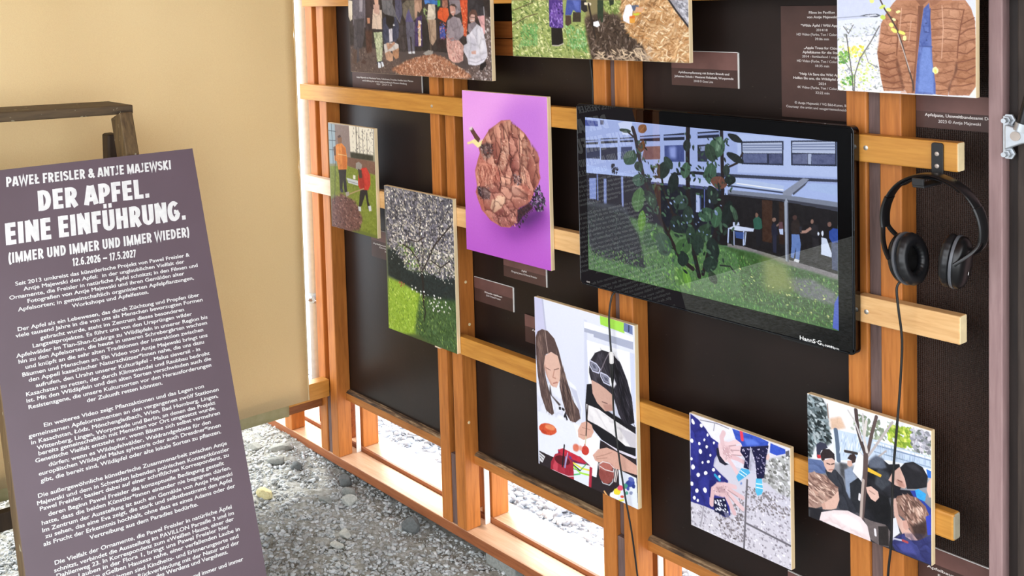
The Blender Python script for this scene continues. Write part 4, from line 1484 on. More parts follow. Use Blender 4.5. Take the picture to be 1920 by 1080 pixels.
ART['planting'] = '''B #7a7a50 #8a7a58
P #9aa862 4 18;-2,251 241,254 232,302 250,380 2,385
S 900 2.5 6 3.5 30 60 2 #c4cc84 #8a9c4c #dce0a4 #647a3c #a4b06c #e8e4b0 #7c8c54 #4c6434;-2,251 123,252 129,315 232,305 250,382 2,385
S 160 3 6 3 60 60 12 #58904c #74a860 #8cbc78;35,306 85,306 83,356 23,358
S 160 3 6 3 60 60 13 #58904c #74a860 #a0c890;173,308 231,314 238,368 180,357
P #46382f 4 22;232,293 281,281 320,284 346,302 357,331 408,347 418,383 250,383 239,344
S 320 2.5 7 3 10 90 3 #33281f #5c4c40 #2a201a #74645a #8c7c70;232,293 320,284 357,331 408,347 414,382 250,382
P #c09468 4 18;321,255 460,257 510,310 511,381 407,381 393,350 349,319 343,284
S 1000 2.5 8 5 -20 60 4 #e0bc90 #a87848 #f0d8b4 #8c6440 #c89c6c #d8b080 #b88858;317,255 463,257 511,310 511,381 411,381 401,350 349,322 335,287
S 120 2.5 8 5 20 60 14 #d8c0a0 #b8a088;254,368 411,350 414,381 262,383
P #7c8c4c 4 14;285,255 336,255 328,281 296,281
S 90 2.5 6 3 30 60 5 #94a85c #647a3c #c0c884;285,255 336,255 331,283 293,281
P #9a98a0 0 16;463,257 511,258 510,310 500,299
S 120 3 6 2 40 60 6 #c8c8d0 #7c7c84 #aaaab2;470,257 511,258 510,304
L #2c2a2e 4;462,257 480,279 509,310
L #5c4c38 2;1,276 36,267 73,257
L #5c4c38 2;2,309 49,290 86,283
P #4c3280 0 16;123,252 166,253 166,315 147,318 123,312
P #6c4ca0 2 10;140,259 166,271 164,308 143,302 126,284
S 60 3 6 1.6 20 90 7 #7c5cb4 #3c2468 #9c80cc;125,256 166,256 164,315 124,312
P #181618 0 6;129,315 163,316 165,342 165,351 141,356 129,354
L #c8c0b8 2;131,355 150,355 165,350
P #44549c 0 12;179,253 222,254 221,281 208,281 198,275 191,287 173,287
P #5c6cb8 2 8;196,253 217,257 216,278 204,272
P #4c3c34 0 6;174,287 191,288 192,305 181,311 173,308
P #3c342c 0 6;197,280 221,281 220,302 195,302
P #28262a 0 6;222,254 237,254 241,278 232,281 222,275
P #2c3c2c 0 8;270,254 287,255 285,302 279,303 277,287 273,302 269,287
P #28342a 0 6;303,255 317,255 316,264 305,268
L #e8dcc0 6;234,262 249,263
L #2c2420 5;244,263 252,296 262,336
P #eef0f6 0 4;257,302 271,299 276,309 268,313 257,310
P #f0eef0 0 6;340,290 349,267 361,264 369,273 365,290 372,302 357,305 342,299
P #e09c40 0 10;358,293 373,284 388,273 400,274 388,285 373,290 373,303 359,304
P #5c6880 0 10;364,267 384,267 384,276 369,279
P #c4d048 0;367,284 386,283 384,287 373,288
P #d8a884 0 6;377,270 399,273 391,282 373,280
P #d8702c 0;358,290 373,288 373,293 359,294'''
ART['tv'] = '''B #a9b8e2 #3f6a34
P #a9bcee 0 3;-5,-2 598,-5 599,123 332,137 -9,134
P #9fb0e2 0 3;-2,3 594,-1 596,76 333,94 167,113 -4,103
P #b4c5f0 1 3;391,2 594,-1 596,63 390,77
P #3f4f96 0 6;-1,6 37,6 37,17 -1,19
P #4a4f70 0;44,3 54,3 53,12 44,13
P #c8d4f4 0;94,6 114,0 133,1 132,28 106,30
P #1c2236 0;0,50 37,46 36,56 0,60
P #1c2236 0;44,43 92,37 92,48 44,54
P #1c2236 0;98,37 134,32 135,42 98,46
P #1c2236 0;153,28 206,21 205,34 153,39
P #1c2236 0;215,20 267,12 267,26 215,32
P #1c2236 0;299,8 349,1 350,14 299,20
L #8c9cd0 4;0,54 36,49
L #8c9cd0 4;44,47 92,41
L #8c9cd0 4;98,41 134,36
L #8c9cd0 4;153,32 205,25
L #8c9cd0 4;215,24 267,18
L #8c9cd0 4;298,13 349,6
P #2c3450 0 8;1,67 41,62 41,87 1,90
P #272c40 0 8;44,63 91,57 91,84 44,89
P #3a4468 0 8;101,56 132,52 132,78 100,82
P #7a5a5c 0 10;165,49 206,44 205,71 156,77
P #3e4c86 0 12;216,42 266,36 266,70 216,75
P #8c9cdc 4;228,44 246,41 245,66 230,65
P #2c3044 0;298,33 321,30 321,64 298,66
P #8a96c0 0;303,36 319,33 319,42 303,45
P #191c26 0 8;-1,122 104,117 181,112 180,122 355,110 359,202 -2,259
P #b8c6ee 0;181,112 230,97 259,103 316,101 355,101 360,112 288,114 229,118 180,120
P #49507a 0;180,120 229,118 288,114 360,112 360,117 282,120 180,124
P #1c1e28 0;230,97 288,86 361,82 361,89 288,92 236,101
P #8092cc 0;8,133 28,130 27,177 8,178
P #6c7cb4 0;30,122 34,122 34,178 30,179
P #7c8cc0 0;50,129 58,128 57,184 49,186
P #8494cc 0;99,119 105,118 105,184 100,185
P #aebce8 0;293,129 301,128 302,166 292,167
P #5c6cb0 0;312,118 314,117 313,164 311,165
P #3a4a74 0;301,128 305,128 304,163 302,164
P #232a40 0;399,17 490,8 489,53 400,60
P #b2bedc 0;402,20 487,11 487,31 402,39
P #5a648c 0 16;403,40 455,35 455,52 403,57
P #4c5478 0 16;459,35 487,32 487,50 459,53
L #6c789c 2;402,24 487,16
L #6c789c 2;402,29 487,20
L #6c789c 2;402,33 487,25
P #232a40 0;505,6 595,-3 595,43 505,51
P #b6c2e0 0;508,8 592,0 592,21 507,28
P #646c90 0 16;508,31 538,27 538,45 508,48
P #565e84 0 16;546,27 592,22 592,40 546,45
P #a8b4d4 0;539,27 546,26 545,45 539,45
L #707ca0 2;508,13 592,4
L #707ca0 2;507,17 592,9
L #707ca0 2;507,22 592,14
P #343a4e 0;336,84 388,81 500,73 597,66 596,71 500,79 388,87 336,92
P #b4c6ec 0 4;336,94 388,88 491,90 486,101 388,102 336,104
P #a9bfec 0 4;530,90 546,78 596,75 596,95
L #f0f4fc 2;388,98 488,98
L #39415a 3;367,105 488,103
P #8a92a8 0 4;487,102 528,72 541,72 507,102 504,109 488,109
P #4a4e5c 0 4;507,102 541,73 532,85 509,105
P #7c8498 0 4;367,113 490,107 596,106 596,121 495,117 367,120
P #3c3f4c 0;367,120 495,115 596,115 596,122 495,119 367,125
P #151315 0 10;335,127 367,123 495,119 596,122 595,238 493,232 406,217 334,225
P #3a2418 0 16;443,122 465,121 463,200 443,200
P #2c1c14 0 14;479,121 491,121 490,199 478,199
P #807c80 0 16;365,217 406,217 498,225 595,234 595,246 544,239 493,236 426,225 365,224
P #1c1a1e 0;522,210 595,217 595,226 521,218
P #cdd8f4 0 3;366,188 381,180 425,179 423,185 391,189
L #b4c4ec 3;368,188 366,215
L #b4c4ec 3;402,187 401,214
L #b4c4ec 2;380,191 380,217
P #365090 0 10;382,191 402,190 401,203 384,203
L #c0d0f4 2;407,189 404,213
P #c0ccec 0;378,174 392,172 393,178 378,181
P #16161c 0;427,178 440,176 437,210 430,211
P #2c5a4c 0 8;423,163 432,153 441,159 443,175 437,179 425,180
P #7a5c50 0;435,152 434,154 433,156 431,157 429,157 428,155 428,153 428,151 429,149 431,148 433,149 434,150
P #23263a 0;465,184 473,183 472,217 465,217
P #1d1f30 0 6;462,169 468,161 474,166 476,183 463,186
P #84685c 0;472,155 472,157 470,159 468,160 466,160 464,158 464,157 464,155 466,153 468,152 470,152 472,153
L #84685c 3;474,166 480,161
P #b8c8ec 0;478,171 487,169 487,181 480,181
P #5c4048 0 6;478,159 486,157 487,170 478,172
P #9aa4b8 0 6;490,120 494,112 498,119 497,229 491,229
P #55596a 0;496,119 498,120 498,229 495,229
P #28201e 0 8;503,159 509,148 519,148 522,160 520,175 504,176
P #4a3430 0;516,145 515,147 514,149 511,150 509,150 507,148 507,146 507,144 509,142 511,141 514,141 515,142
P #6480bc 0 10;504,177 520,175 523,193 519,224 511,224 513,199 508,221 502,220 504,196
P #d8dce4 0;510,221 520,222 518,227 508,226
P #242226 0 8;542,160 550,151 557,155 559,187 556,223 549,222 546,181
P #8c6c60 0;549,148 548,150 547,151 545,152 544,151 543,150 543,148 544,145 545,144 547,143 548,144 549,146
L #a88478 5;542,161 533,168 524,170
P #2c2c34 0;520,161 525,160 525,171 521,171
P #15141a 0;544,172 589,174 588,179 545,176
P #d0dcf4 0 6;564,173 574,174 584,199 583,206 563,204
P #dce4f8 0;568,165 568,168 567,170 566,171 565,170 564,168 564,166 564,164 565,162 566,161 567,161 568,163
P #dce4f8 0;560,167 560,169 559,170 558,171 557,171 557,170 556,168 557,166 557,165 558,164 559,165 560,166
P #2c4a9c 0 10;579,160 587,153 596,153 597,177 585,180 579,172
P #7a5c54 0;584,147 583,149 582,151 580,152 578,152 576,150 576,148 576,146 578,144 580,143 582,143 583,145
P #46506e 0 8;583,180 596,179 595,228 584,227
P #3c5c30 3 20;273,253 334,225 365,224 426,225 493,236 544,239 597,244 597,334 468,326 332,315 266,310
P #52744a 4 20;-1,187 145,204 331,220 387,234 397,309 269,330 2,334
P #3a4048 3 14;-4,182 112,182 131,237 4,285
P #252b30 5 16;-2,193 105,194 144,235 162,305 11,300
S 500 1.5 3.5 3 75 50 3 #4f5f58 #2c3c38 #66726a #3a4844 #1c2824;-2,182 145,198 222,223 269,325 5,334
S 2200 1.2 3.2 3 75 40 4 #5f9a48 #3f7434 #7cb45c #2f5a2a #8aa860 #4c8440;11,289 209,265 342,228 420,238 494,239 596,246 597,332 440,337 269,332 10,333
P #6a6e70 4 16;483,263 544,252 592,269 591,291 523,287
S 160 1.5 3.5 3 60 50 6 #7c8084 #5a6060 #6c8c58;478,260 544,252 594,268 591,291 518,288
P #7c8a4c 14 10;442,229 494,234 508,286 446,294
S 30 2 4 2 20 60 7 #a8c070 #c8d088;387,253 592,265 591,326 397,309
P #4860c0 0 3;588,287 597,268 598,334 584,332
L #201a1c 10;297,294 286,252 281,193 273,135 274,51 276,-1
L #251d1d 9;282,282 252,268 222,223 185,167 161,114 149,69 140,28 134,13
L #201a1c 8;306,288 325,226 355,163 356,91 355,0
L #2a2220 5;222,223 236,180 212,133 206,93
L #2a2220 4;140,34 117,20
L #2a2220 4;356,76 390,59 402,39
L #2a2220 4;278,194 248,183 230,176
P #7a5236 0 8;169,17 164,21 158,22 153,21 150,20 149,16 149,11 151,7 156,4 162,3 167,3 170,5 171,8 172,13
L #7a5236 1 1.4;168,5 152,20
P #5a3c26 0 8;166,52 162,57 157,61 152,63 150,63 148,59 147,54 149,48 152,43 158,39 162,37 164,37 166,41 167,46
L #5a3c26 1 1.4;163,38 152,62
P #2c4034 0 10;129,21 127,23 121,24 115,25 110,25 104,23 99,22 97,19 100,17 106,16 112,16 117,16 123,17 128,19
L #2c4034 1 1.4;114,16 112,24
P #34503e 0 12;141,82 135,88 125,91 117,92 112,91 108,86 106,78 109,71 116,65 126,61 134,60 139,62 142,67 144,75
L #34503e 1 1.4;135,62 115,90
P #2c3e34 0 10;159,86 160,91 159,96 157,100 153,102 148,102 142,101 138,98 136,93 137,88 140,84 143,82 148,82 154,83
L #2c3e34 1 1.4;142,84 154,100
P #3a5648 0 12;164,121 161,127 154,131 147,134 142,134 136,131 131,126 130,120 134,114 141,110 148,107 153,107 159,110 164,115
L #3a5648 1 1.4;150,108 144,133
P #486a40 0 14;164,162 159,173 151,183 143,188 137,188 132,183 127,173 128,162 133,150 142,141 150,136 155,136 161,142 165,151
L #486a40 1 1.4;152,138 141,186
P #2c4032 0 12;191,152 194,161 192,169 189,174 186,176 179,174 172,170 167,163 165,154 166,146 169,141 173,139 179,141 186,145
L #2c4032 1 1.4;172,141 187,174
P #5a8434 0 12;164,204 161,214 156,223 152,228 149,228 145,224 143,216 143,206 145,196 150,187 155,183 158,182 161,187 164,194
L #5a8434 1 1.4;156,184 150,226
P #3a563c 0 14;197,237 190,247 179,255 170,259 164,258 159,252 155,243 158,232 165,222 176,215 185,211 191,212 196,218 199,227
L #3a563c 1 1.4;187,213 168,257
P #3a5442 0 12;229,236 231,246 228,257 222,265 216,268 207,267 196,263 188,254 187,244 190,232 196,225 202,222 212,223 222,227
L #3a5442 1 1.4;200,225 218,265
P #24302c 0 10;228,95 222,103 214,109 207,111 202,111 198,106 195,98 197,90 203,82 211,76 219,74 223,75 227,79 230,87
L #24302c 1 1.4;220,76 205,110
P #2c3c36 0 10;234,71 237,77 237,83 236,87 233,89 228,88 222,86 217,81 214,75 214,69 215,65 218,64 223,64 229,67
L #2c3c36 1 1.4;217,65 234,87
P #1c2624 0 10;251,115 247,125 240,132 234,137 230,137 226,132 223,124 224,115 228,105 234,97 240,93 244,93 248,98 251,105
L #1c2624 1 1.4;242,95 232,135
P #34483e 0 10;269,160 261,166 251,168 243,168 239,166 237,160 237,152 241,145 249,139 258,137 266,137 270,139 273,145 273,153
L #34483e 1 1.4;267,139 242,166
P #1f2a28 0 10;266,187 269,195 266,205 262,212 257,215 247,216 237,215 229,210 226,202 229,192 233,185 239,182 248,180 259,182
L #1f2a28 1 1.4;237,184 258,212
P #2a3a32 0 12;286,173 284,181 279,188 274,192 270,193 265,190 261,184 259,177 261,169 266,162 271,158 275,157 280,160 284,165
L #2a3a32 1 1.4;273,159 272,191
P #3f5c48 0 12;280,87 277,94 272,100 266,103 263,103 259,99 256,93 256,86 260,79 265,73 270,70 274,70 278,73 281,79
L #3f5c48 1 1.4;272,71 265,102
P #242c2a 0 10;282,36 281,41 277,46 274,49 271,49 267,47 264,43 263,38 264,32 268,27 271,24 274,24 278,26 281,30
L #242c2a 1 1.4;273,25 272,48
P #3c5a44 0 14;361,39 355,48 345,54 336,57 331,56 326,51 323,41 325,31 331,22 341,15 350,12 355,14 360,19 363,28
L #3c5a44 1 1.4;352,15 334,55
P #2c3e30 0 12;340,41 342,49 341,57 338,62 334,63 328,62 321,58 316,51 315,43 316,35 319,30 323,28 329,30 336,34
L #2c3e30 1 1.4;322,30 335,61
P #64806a 1 10;355,28 352,35 348,40 345,43 343,43 341,39 341,33 342,26 345,19 350,14 353,11 355,12 356,15 357,21
L #64806a 1 1.4;354,13 344,42
P #1c2222 0 10;402,18 398,20 391,20 384,19 379,17 374,13 370,9 369,5 373,4 380,4 387,5 392,7 397,11 401,15
L #1c2222 1 1.4;389,6 382,17
P #202828 0 10;404,57 400,59 391,59 383,58 378,55 371,51 366,46 366,42 370,40 379,40 387,42 392,44 398,48 404,53
L #202828 1 1.4;389,43 381,56
P #2a3632 0 10;373,75 372,80 369,84 366,87 364,87 361,85 358,81 357,76 358,71 361,67 364,64 366,64 369,66 372,70
L #2a3632 1 1.4;365,65 365,86
P #3c5846 0 12;342,85 339,93 332,100 326,104 321,104 316,100 313,93 313,84 317,76 323,69 330,65 334,66 339,70 342,77
L #3c5846 1 1.4;332,67 324,102
P #6a4438 0 10;366,105 361,110 353,113 345,114 340,113 334,109 329,104 329,98 334,93 342,90 350,89 355,90 361,94 366,99
L #6a4438 1 1.4;352,90 343,113
P #202a28 0 12;346,122 347,130 345,138 342,143 338,145 332,144 324,140 319,133 318,125 320,117 323,111 327,110 334,111 341,115
L #202a28 1 1.4;326,112 339,143
P #34503e 0 14;337,165 335,172 327,178 320,182 314,183 307,181 300,177 297,171 300,164 307,158 315,154 321,154 328,155 335,160
L #34503e 1 1.4;318,155 317,182
P #3c5c44 0 12;354,170 350,179 344,187 338,191 334,191 330,187 326,179 327,170 331,160 337,153 343,149 347,149 351,153 354,160
L #3c5c44 1 1.4;345,150 336,189
P #16201e 0 10;379,161 375,174 368,184 362,190 358,190 354,184 352,174 353,161 357,148 364,138 370,133 374,133 378,139 381,149
L #16201e 1 1.4;372,135 360,188
P #1a2422 0 10;386,92 385,96 380,100 375,103 371,103 366,102 361,99 360,95 361,91 366,87 371,85 375,84 380,85 385,88
L #1a2422 1 1.4;373,85 373,102
P #364c3c 0 12;388,157 390,164 389,169 388,173 387,174 384,172 380,167 378,161 376,154 377,148 378,145 379,144 382,146 386,151
L #364c3c 1 1.4;379,145 387,172
P #2c4030 0 12;323,214 314,223 304,230 295,233 290,231 288,225 288,215 292,204 301,194 312,188 320,185 325,187 327,193 327,203
L #2c4030 1 1.4;321,188 294,230
P #1c2824 0 12;345,230 346,240 342,250 337,256 333,258 326,255 319,249 316,239 315,228 319,219 324,212 328,211 335,214 342,220
L #1c2824 1 1.4;326,214 335,255
P #24342c 0 12;310,228 308,237 303,245 297,249 293,250 288,247 283,241 281,233 283,224 288,216 294,212 298,211 303,214 308,220
L #24342c 1 1.4;296,213 295,248
P #3e6038 0 12;275,246 268,253 258,258 250,260 245,258 242,253 240,245 243,237 250,230 260,225 268,224 272,225 276,231 278,238
L #3e6038 1 1.4;269,226 249,257
P #2a3e30 0 12;290,212 288,221 284,228 279,233 276,233 271,230 267,224 266,216 267,207 272,199 276,195 280,194 284,197 289,203
L #2a3e30 1 1.4;278,196 277,232
P #527a3c 0 14;266,300 269,309 268,318 264,324 260,327 252,327 243,323 237,317 234,308 235,298 238,292 243,289 250,290 259,293
L #527a3c 1 1.4;241,292 261,324
P #66963c 0 12;275,299 277,309 276,317 275,323 272,324 268,321 262,315 258,306 257,297 257,288 259,283 261,282 266,285 271,291
L #66963c 1 1.4;261,284 273,322
P #24342c 0 12;340,267 335,274 327,280 319,283 314,282 310,278 306,271 308,263 313,255 322,250 329,247 334,248 338,252 342,259
L #24342c 1 1.4;331,249 317,281
P #1c2a24 0 10;273,264 271,271 266,277 260,281 256,282 250,280 245,276 244,269 246,262 251,256 257,252 261,252 266,254 271,258
L #1c2a24 1 1.4;259,253 258,280
P #2c3a2c 0 10;338,285 340,291 340,296 339,301 337,302 332,302 326,300 321,296 319,291 319,285 320,281 322,279 327,279 333,281
L #2c3a2c 1 1.4;322,281 337,301
L #2a302c 3;347,263 370,261 381,271
S 130 4 10 2.2 60 80 8 #2c3e34 #1c2824 #44604c #56765c #202a28;188,75 390,73 388,196 353,269 258,297 171,231 147,152
S 26 2 6 1.8 40 80 9 #7a90b8 #90a4cc;211,153 355,134 331,205 235,221
S 40 2 5 2 0 90 10 #1c1e26;74,92 91,101 87,117 73,113
S 70 3 8 2.4 70 60 21 #2c3e34 #1c2824 #3a5444 #223028;130,40 169,36 223,182 172,184
S 60 3 8 2.4 70 60 22 #2c3e34 #1c2824 #3a5444;264,13 369,13 378,131 285,143
S 40 3 7 2 80 60 23 #6c9a4c #4c7a3c #86b060;146,178 222,243 269,330 232,337'''
# ------------------------------------------------------------------ pictures: colours painted onto a fine grid, in millimetres of the print
def blur(a, r):
    r = int(max(0, round(r)))
    if r < 1:
        return a
    for _ in range(2):
        for ax in (0, 1):
            p = np.concatenate([np.repeat(np.take(a, [0], ax), r + 1, ax), a, np.repeat(np.take(a, [-1], ax), r, ax)], ax)
            c = np.cumsum(p, ax)
            n = a.shape[ax]
            a = (np.take(c, range(2 * r + 1, 2 * r + 1 + n), ax) - np.take(c, range(0, n), ax)) / (2 * r + 1)
    return a


def rgb(h):
    return np.array([int(h[i:i + 2], 16) / 255.0 for i in (1, 3, 5)])


def smooth_noise(g, shape, cell):
    """value noise in -1..1, two octaves"""
    out = np.zeros(shape)
    for k, amp in ((1, 0.6), (2.3, 0.4)):
        c = max(1.5, cell / k)
        n0, n1 = int(shape[0] / c) + 3, int(shape[1] / c) + 3
        t = g.uniform(-1, 1, (n0, n1))
        y, x = np.arange(shape[0]) / c, np.arange(shape[1]) / c
        yi, xi = y.astype(int), x.astype(int)
        fy, fx = (y - yi)[:, None], (x - xi)[None]
        a = t[yi][:, xi] * (1 - fy) * (1 - fx) + t[yi + 1][:, xi] * fy * (1 - fx)
        a += t[yi][:, xi + 1] * (1 - fy) * fx + t[yi + 1][:, xi + 1] * fy * fx
        out += amp * a
    return out


class Canvas:
    def __init__(self, w_mm, h_mm, res, seed=1):
        self.res = res
        self.nx, self.ny = int(w_mm * res) + 1, int(h_mm * res) + 1
        self.sx, self.sy = (self.nx - 1) / w_mm, (self.ny - 1) / h_mm
        self.im = np.zeros((self.ny, self.nx, 3))
        self.g = np.random.default_rng(seed)

    def window(self, p, pad):
        x0, x1 = int(max(0, np.floor(p[:, 0].min() - pad))), int(min(self.nx - 1, np.ceil(p[:, 0].max() + pad)))
        y0, y1 = int(max(0, np.floor(p[:, 1].min() - pad))), int(min(self.ny - 1, np.ceil(p[:, 1].max() + pad)))
        return (x0, x1 + 1, y0, y1 + 1) if x1 >= x0 and y1 >= y0 else None

    def inside(self, p, win):
        x0, x1, y0, y1 = win
        acc = 0
        for ox, oy in ((-.25, -.25), (.25, -.25), (-.25, .25), (.25, .25)):
            X, Y = np.arange(x0, x1)[None] + ox, np.arange(y0, y1)[:, None] + oy
            c = np.zeros((y1 - y0, x1 - x0), bool)
            for (ax, ay), (bx, by) in zip(p, np.roll(p, -1, 0)):
                if ay == by:
                    continue
                c ^= ((ay > Y) != (by > Y)) & (X < (bx - ax) * (Y - ay) / (by - ay) + ax)
            acc = acc + c
        return acc / 4.0

    def put(self, win, mask, col, noise=0):
        x0, x1, y0, y1 = win
        c = col[None, None] if col.ndim == 1 else col
        if noise:
            n = smooth_noise(self.g, mask.shape, 5.0 * self.res) * noise / 255.0 + self.g.normal(0, noise / 900.0, mask.shape)
            c = c + n[..., None]
        self.im[y0:y1, x0:x1] = self.im[y0:y1, x0:x1] * (1 - mask[..., None]) + c * mask[..., None]

    def px(self, s):
        p = np.array([[float(v) for v in t.split(',')] for t in s.split()])
        return p * np.array([self.sx, self.sy])

    def run(self, code):
        for ln in code.strip().splitlines():
            if ln[0] == 'B':
                _, a, b = ln.split()
                t = np.linspace(0, 1, self.ny)[:, None, None]
                self.im[:] = rgb(a) * (1 - t) + rgb(b) * t
                continue
            head, pts = ln.split(';')
            h = head.split()
            p = self.px(pts)
            if h[0] == 'P':
                soft = float(h[2]) * self.res * 0.6
                win = self.window(p, soft * 2 + 1)
                if win:
                    m = self.inside(p, win)
                    self.put(win, blur(m, soft), rgb(h[1]), float(h[3]) if len(h) > 3 else 0)
            elif h[0] == 'L':
                w = float(h[2]) * self.res * 0.5
                win = self.window(p, w + 1)
                if not win:
                    continue
                x0, x1, y0, y1 = win
                X, Y = np.arange(x0, x1)[None] * 1.0, np.arange(y0, y1)[:, None] * 1.0
                d = np.full((y1 - y0, x1 - x0), 1e9)
                for a, b in zip(p, p[1:]):
                    v = b - a
                    t = np.clip(((X - a[0]) * v[0] + (Y - a[1]) * v[1]) / max(1e-9, v @ v), 0, 1)
                    d = np.minimum(d, np.hypot(X - a[0] - t * v[0], Y - a[1] - t * v[1]))
                self.put(win, np.clip(w - d + 0.5, 0, 1), rgb(h[1]) * (float(h[3]) if len(h) > 3 else 1))
            elif h[0] == 'S':
                n, r0, r1, el, an, jit, seed = [float(v) for v in h[1:8]]
                cols = [rgb(c) for c in h[8:]]
                win = self.window(p, 0)
                if not win:
                    continue
                x0, x1, y0, y1 = win
                ins = self.inside(p, win)
                g = np.random.default_rng(int(seed))
                k = 0
                for _ in range(int(n) * 6):
                    if k >= n:
                        break
                    cx, cy = g.uniform(x0, x1 - 1e-6), g.uniform(y0, y1 - 1e-6)
                    if ins[int(cy) - y0, int(cx) - x0] < 0.5:
                        continue
                    k += 1
                    r = g.uniform(r0, r1) * self.res * 0.5
                    ra, rb = r * math.sqrt(el), r / math.sqrt(el)
                    a = math.radians(an + g.uniform(-jit, jit))
                    R = int(ra + 2)
                    u0, u1, v0, v1 = max(0, int(cx) - R), min(self.nx, int(cx) + R + 1), max(0, int(cy) - R), min(self.ny, int(cy) + R + 1)
                    X, Y = np.arange(u0, u1)[None] - cx, np.arange(v0, v1)[:, None] - cy
                    q = np.hypot((X * math.cos(a) + Y * math.sin(a)) / ra, (-X * math.sin(a) + Y * math.cos(a)) / max(rb, .35))
                    m = np.clip((1 - q) * max(rb, .6) + 0.5, 0, 1) * min(1.0, rb / .5 + .25)
                    c = cols[int(g.integers(len(cols)))] * (1 + g.normal(0, .06))
                    self.im[v0:v1, u0:u1] = self.im[v0:v1, u0:u1] * (1 - m[..., None]) + c * m[..., None]
            elif h[0] == 'C':
                # crumpled lobes: n cells, el stretch along angle an, dark creases, light crowns, strength
                n, el, an, k, seed = [float(v) for v in h[1:6]]
                dark, light = rgb(h[6]), rgb(h[7])
                win = self.window(p, 0)
                if not win:
                    continue
                x0, x1, y0, y1 = win
                ins = blur(self.inside(p, win), self.res * 1.2)
                g = np.random.default_rng(int(seed))
                a = math.radians(an)
                X, Y = np.meshgrid(np.arange(x0, x1), np.arange(y0, y1))
                wob = smooth_noise(g, X.shape, 9 * self.res) * 5 * self.res
                U = (X * math.cos(a) + Y * math.sin(a) + wob) / math.sqrt(el)
                W = (-X * math.sin(a) + Y * math.cos(a) + wob[::-1]) * math.sqrt(el)
                d1 = np.full(X.shape, 1e9)
                d2 = d1.copy()
                tone = np.zeros(X.shape)
                off = np.zeros(X.shape)
                for _ in range(int(n)):
                    cu, cw = g.uniform(U.min(), U.max()), g.uniform(W.min(), W.max())
                    d = np.hypot(U - cu, W - cw)
                    near = d < d1
                    d2 = np.where(near, d1, np.minimum(d2, d))
                    tone = np.where(near, g.uniform(-1, 1), tone)
                    off = np.where(near, (W - cw) + .6 * (U - cu), off)
                    d1 = np.where(near, d, d1)
                cell = math.sqrt((U.max() - U.min()) * (W.max() - W.min()) / n)
                edge = np.clip(1 - (d2 - d1) / (cell * .22), 0, 1) ** 1.5
                crown = np.clip(.5 - off / cell * .55, 0, 1)
                sub = self.im[y0:y1, x0:x1]
                m = (ins * k)[..., None]
                sub = sub * (1 - m * (edge * .85)[..., None]) + dark * m * (edge * .85)[..., None]
                q = m * (np.clip(crown * .55 + tone * .18, 0, 1) * (1 - edge))[..., None]
                sub = sub * (1 - q) + light * q
                q = m * (np.clip((1 - crown) * .4 - tone * .2, 0, 1))[..., None]
                self.im[y0:y1, x0:x1] = sub * (1 - q) + dark * q
        return self

    def linear(self):
        a = np.clip(self.im + self.g.normal(0, 0.006, self.im.shape[:2])[..., None], 0, 1)
        return np.where(a <= 0.04045, a / 12.92, ((a + 0.055) / 1.055) ** 2.4)


def picture_mesh(name, cv, x0, x1, y, zt, zb, mat, parent):
    """picture grid in the plane y, facing -y"""
    nx, ny = cv.nx, cv.ny
    X, Zv = np.meshgrid(np.linspace(x0, x1, nx), np.linspace(zt, zb, ny))
    co = np.stack([X, np.full_like(X, y), Zv], -1).reshape(-1, 3).astype(np.float32)
    i = np.arange(nx * ny, dtype=np.int32).reshape(ny, nx)
    q = np.stack([i[:-1, :-1], i[1:, :-1], i[1:, 1:], i[:-1, 1:]], -1).reshape(-1, 4)
    me = bpy.data.meshes.new(name)
    me.vertices.add(len(co))
    me.vertices.foreach_set('co', co.ravel())
    me.loops.add(q.size)
    me.loops.foreach_set('vertex_index', q.ravel())
    me.polygons.add(len(q))
    me.polygons.foreach_set('loop_start', (np.arange(len(q)) * 4).astype(np.int32))
    me.update(calc_edges=True)
    at = me.color_attributes.new('print', 'FLOAT_COLOR', 'POINT')
    rgba = np.concatenate([cv.linear().reshape(-1, 3), np.ones((nx * ny, 1))], 1).astype(np.float32)
    at.data.foreach_set('color', rgba.ravel())
    me.materials.append(mat)
    return link(bpy.data.objects.new(name, me), parent)


m = NT('photo_print')
a_ = m.n('ShaderNodeVertexColor', layer_name='print')
m.l(a_.outputs['Color'], m.b.inputs['Base Color'])
m.s(Roughness=0.4, Specular_IOR_Level=0.3)
M_PRINT = m.m

ZC = 1.49
YF = 1.757     # front of the mounted prints
PRINTS = {
    'group': (-2.5910, -1.9870, .2255, -.2245, .55, 'wide mounted photo of a crowd standing and crouching round a new tree on bark mulch'),
    'planting': (-1.9120, -1.4020, .2200, -.1620, .8, 'mounted photo of a tree planting on grass and straw with a dropped bag'),
    'jacket': (-1.0850, -.8490, .1160, -.1990, 1.2, 'mounted photo of a person in a quilted tan jacket over a blue shirt'),
    'pink': (-2.1015, -1.8025, -.2520, -.6525, .85, 'mounted photo of a shrivelled brown apple on bright pink ground'),
    'orange': (-2.7200, -2.4860, -.3800, -.6890, .75, 'narrow looking mounted photo of two gardeners in orange and red jackets digging'),
    'tree': (-2.4480, -2.1510, -.5330, -.9335, .85, 'mounted photo of a pale blossoming tree over sunlit grass'),
    'girls': (-1.8615, -1.5575, -.7235, -1.1235, 1.1, 'mounted photo of two girls painting apples at a white table'),
    'hands': (-1.4180, -1.1875, -.8700, -1.1035, 1.3, 'square mounted photo of muddy hands in polka dot sleeves over paving'),
    'kids': (-1.1510, -.9225, -.7555, -.9860, 1.5, 'square mounted photo of boys watching a person in a black cap tie a tree'),
}
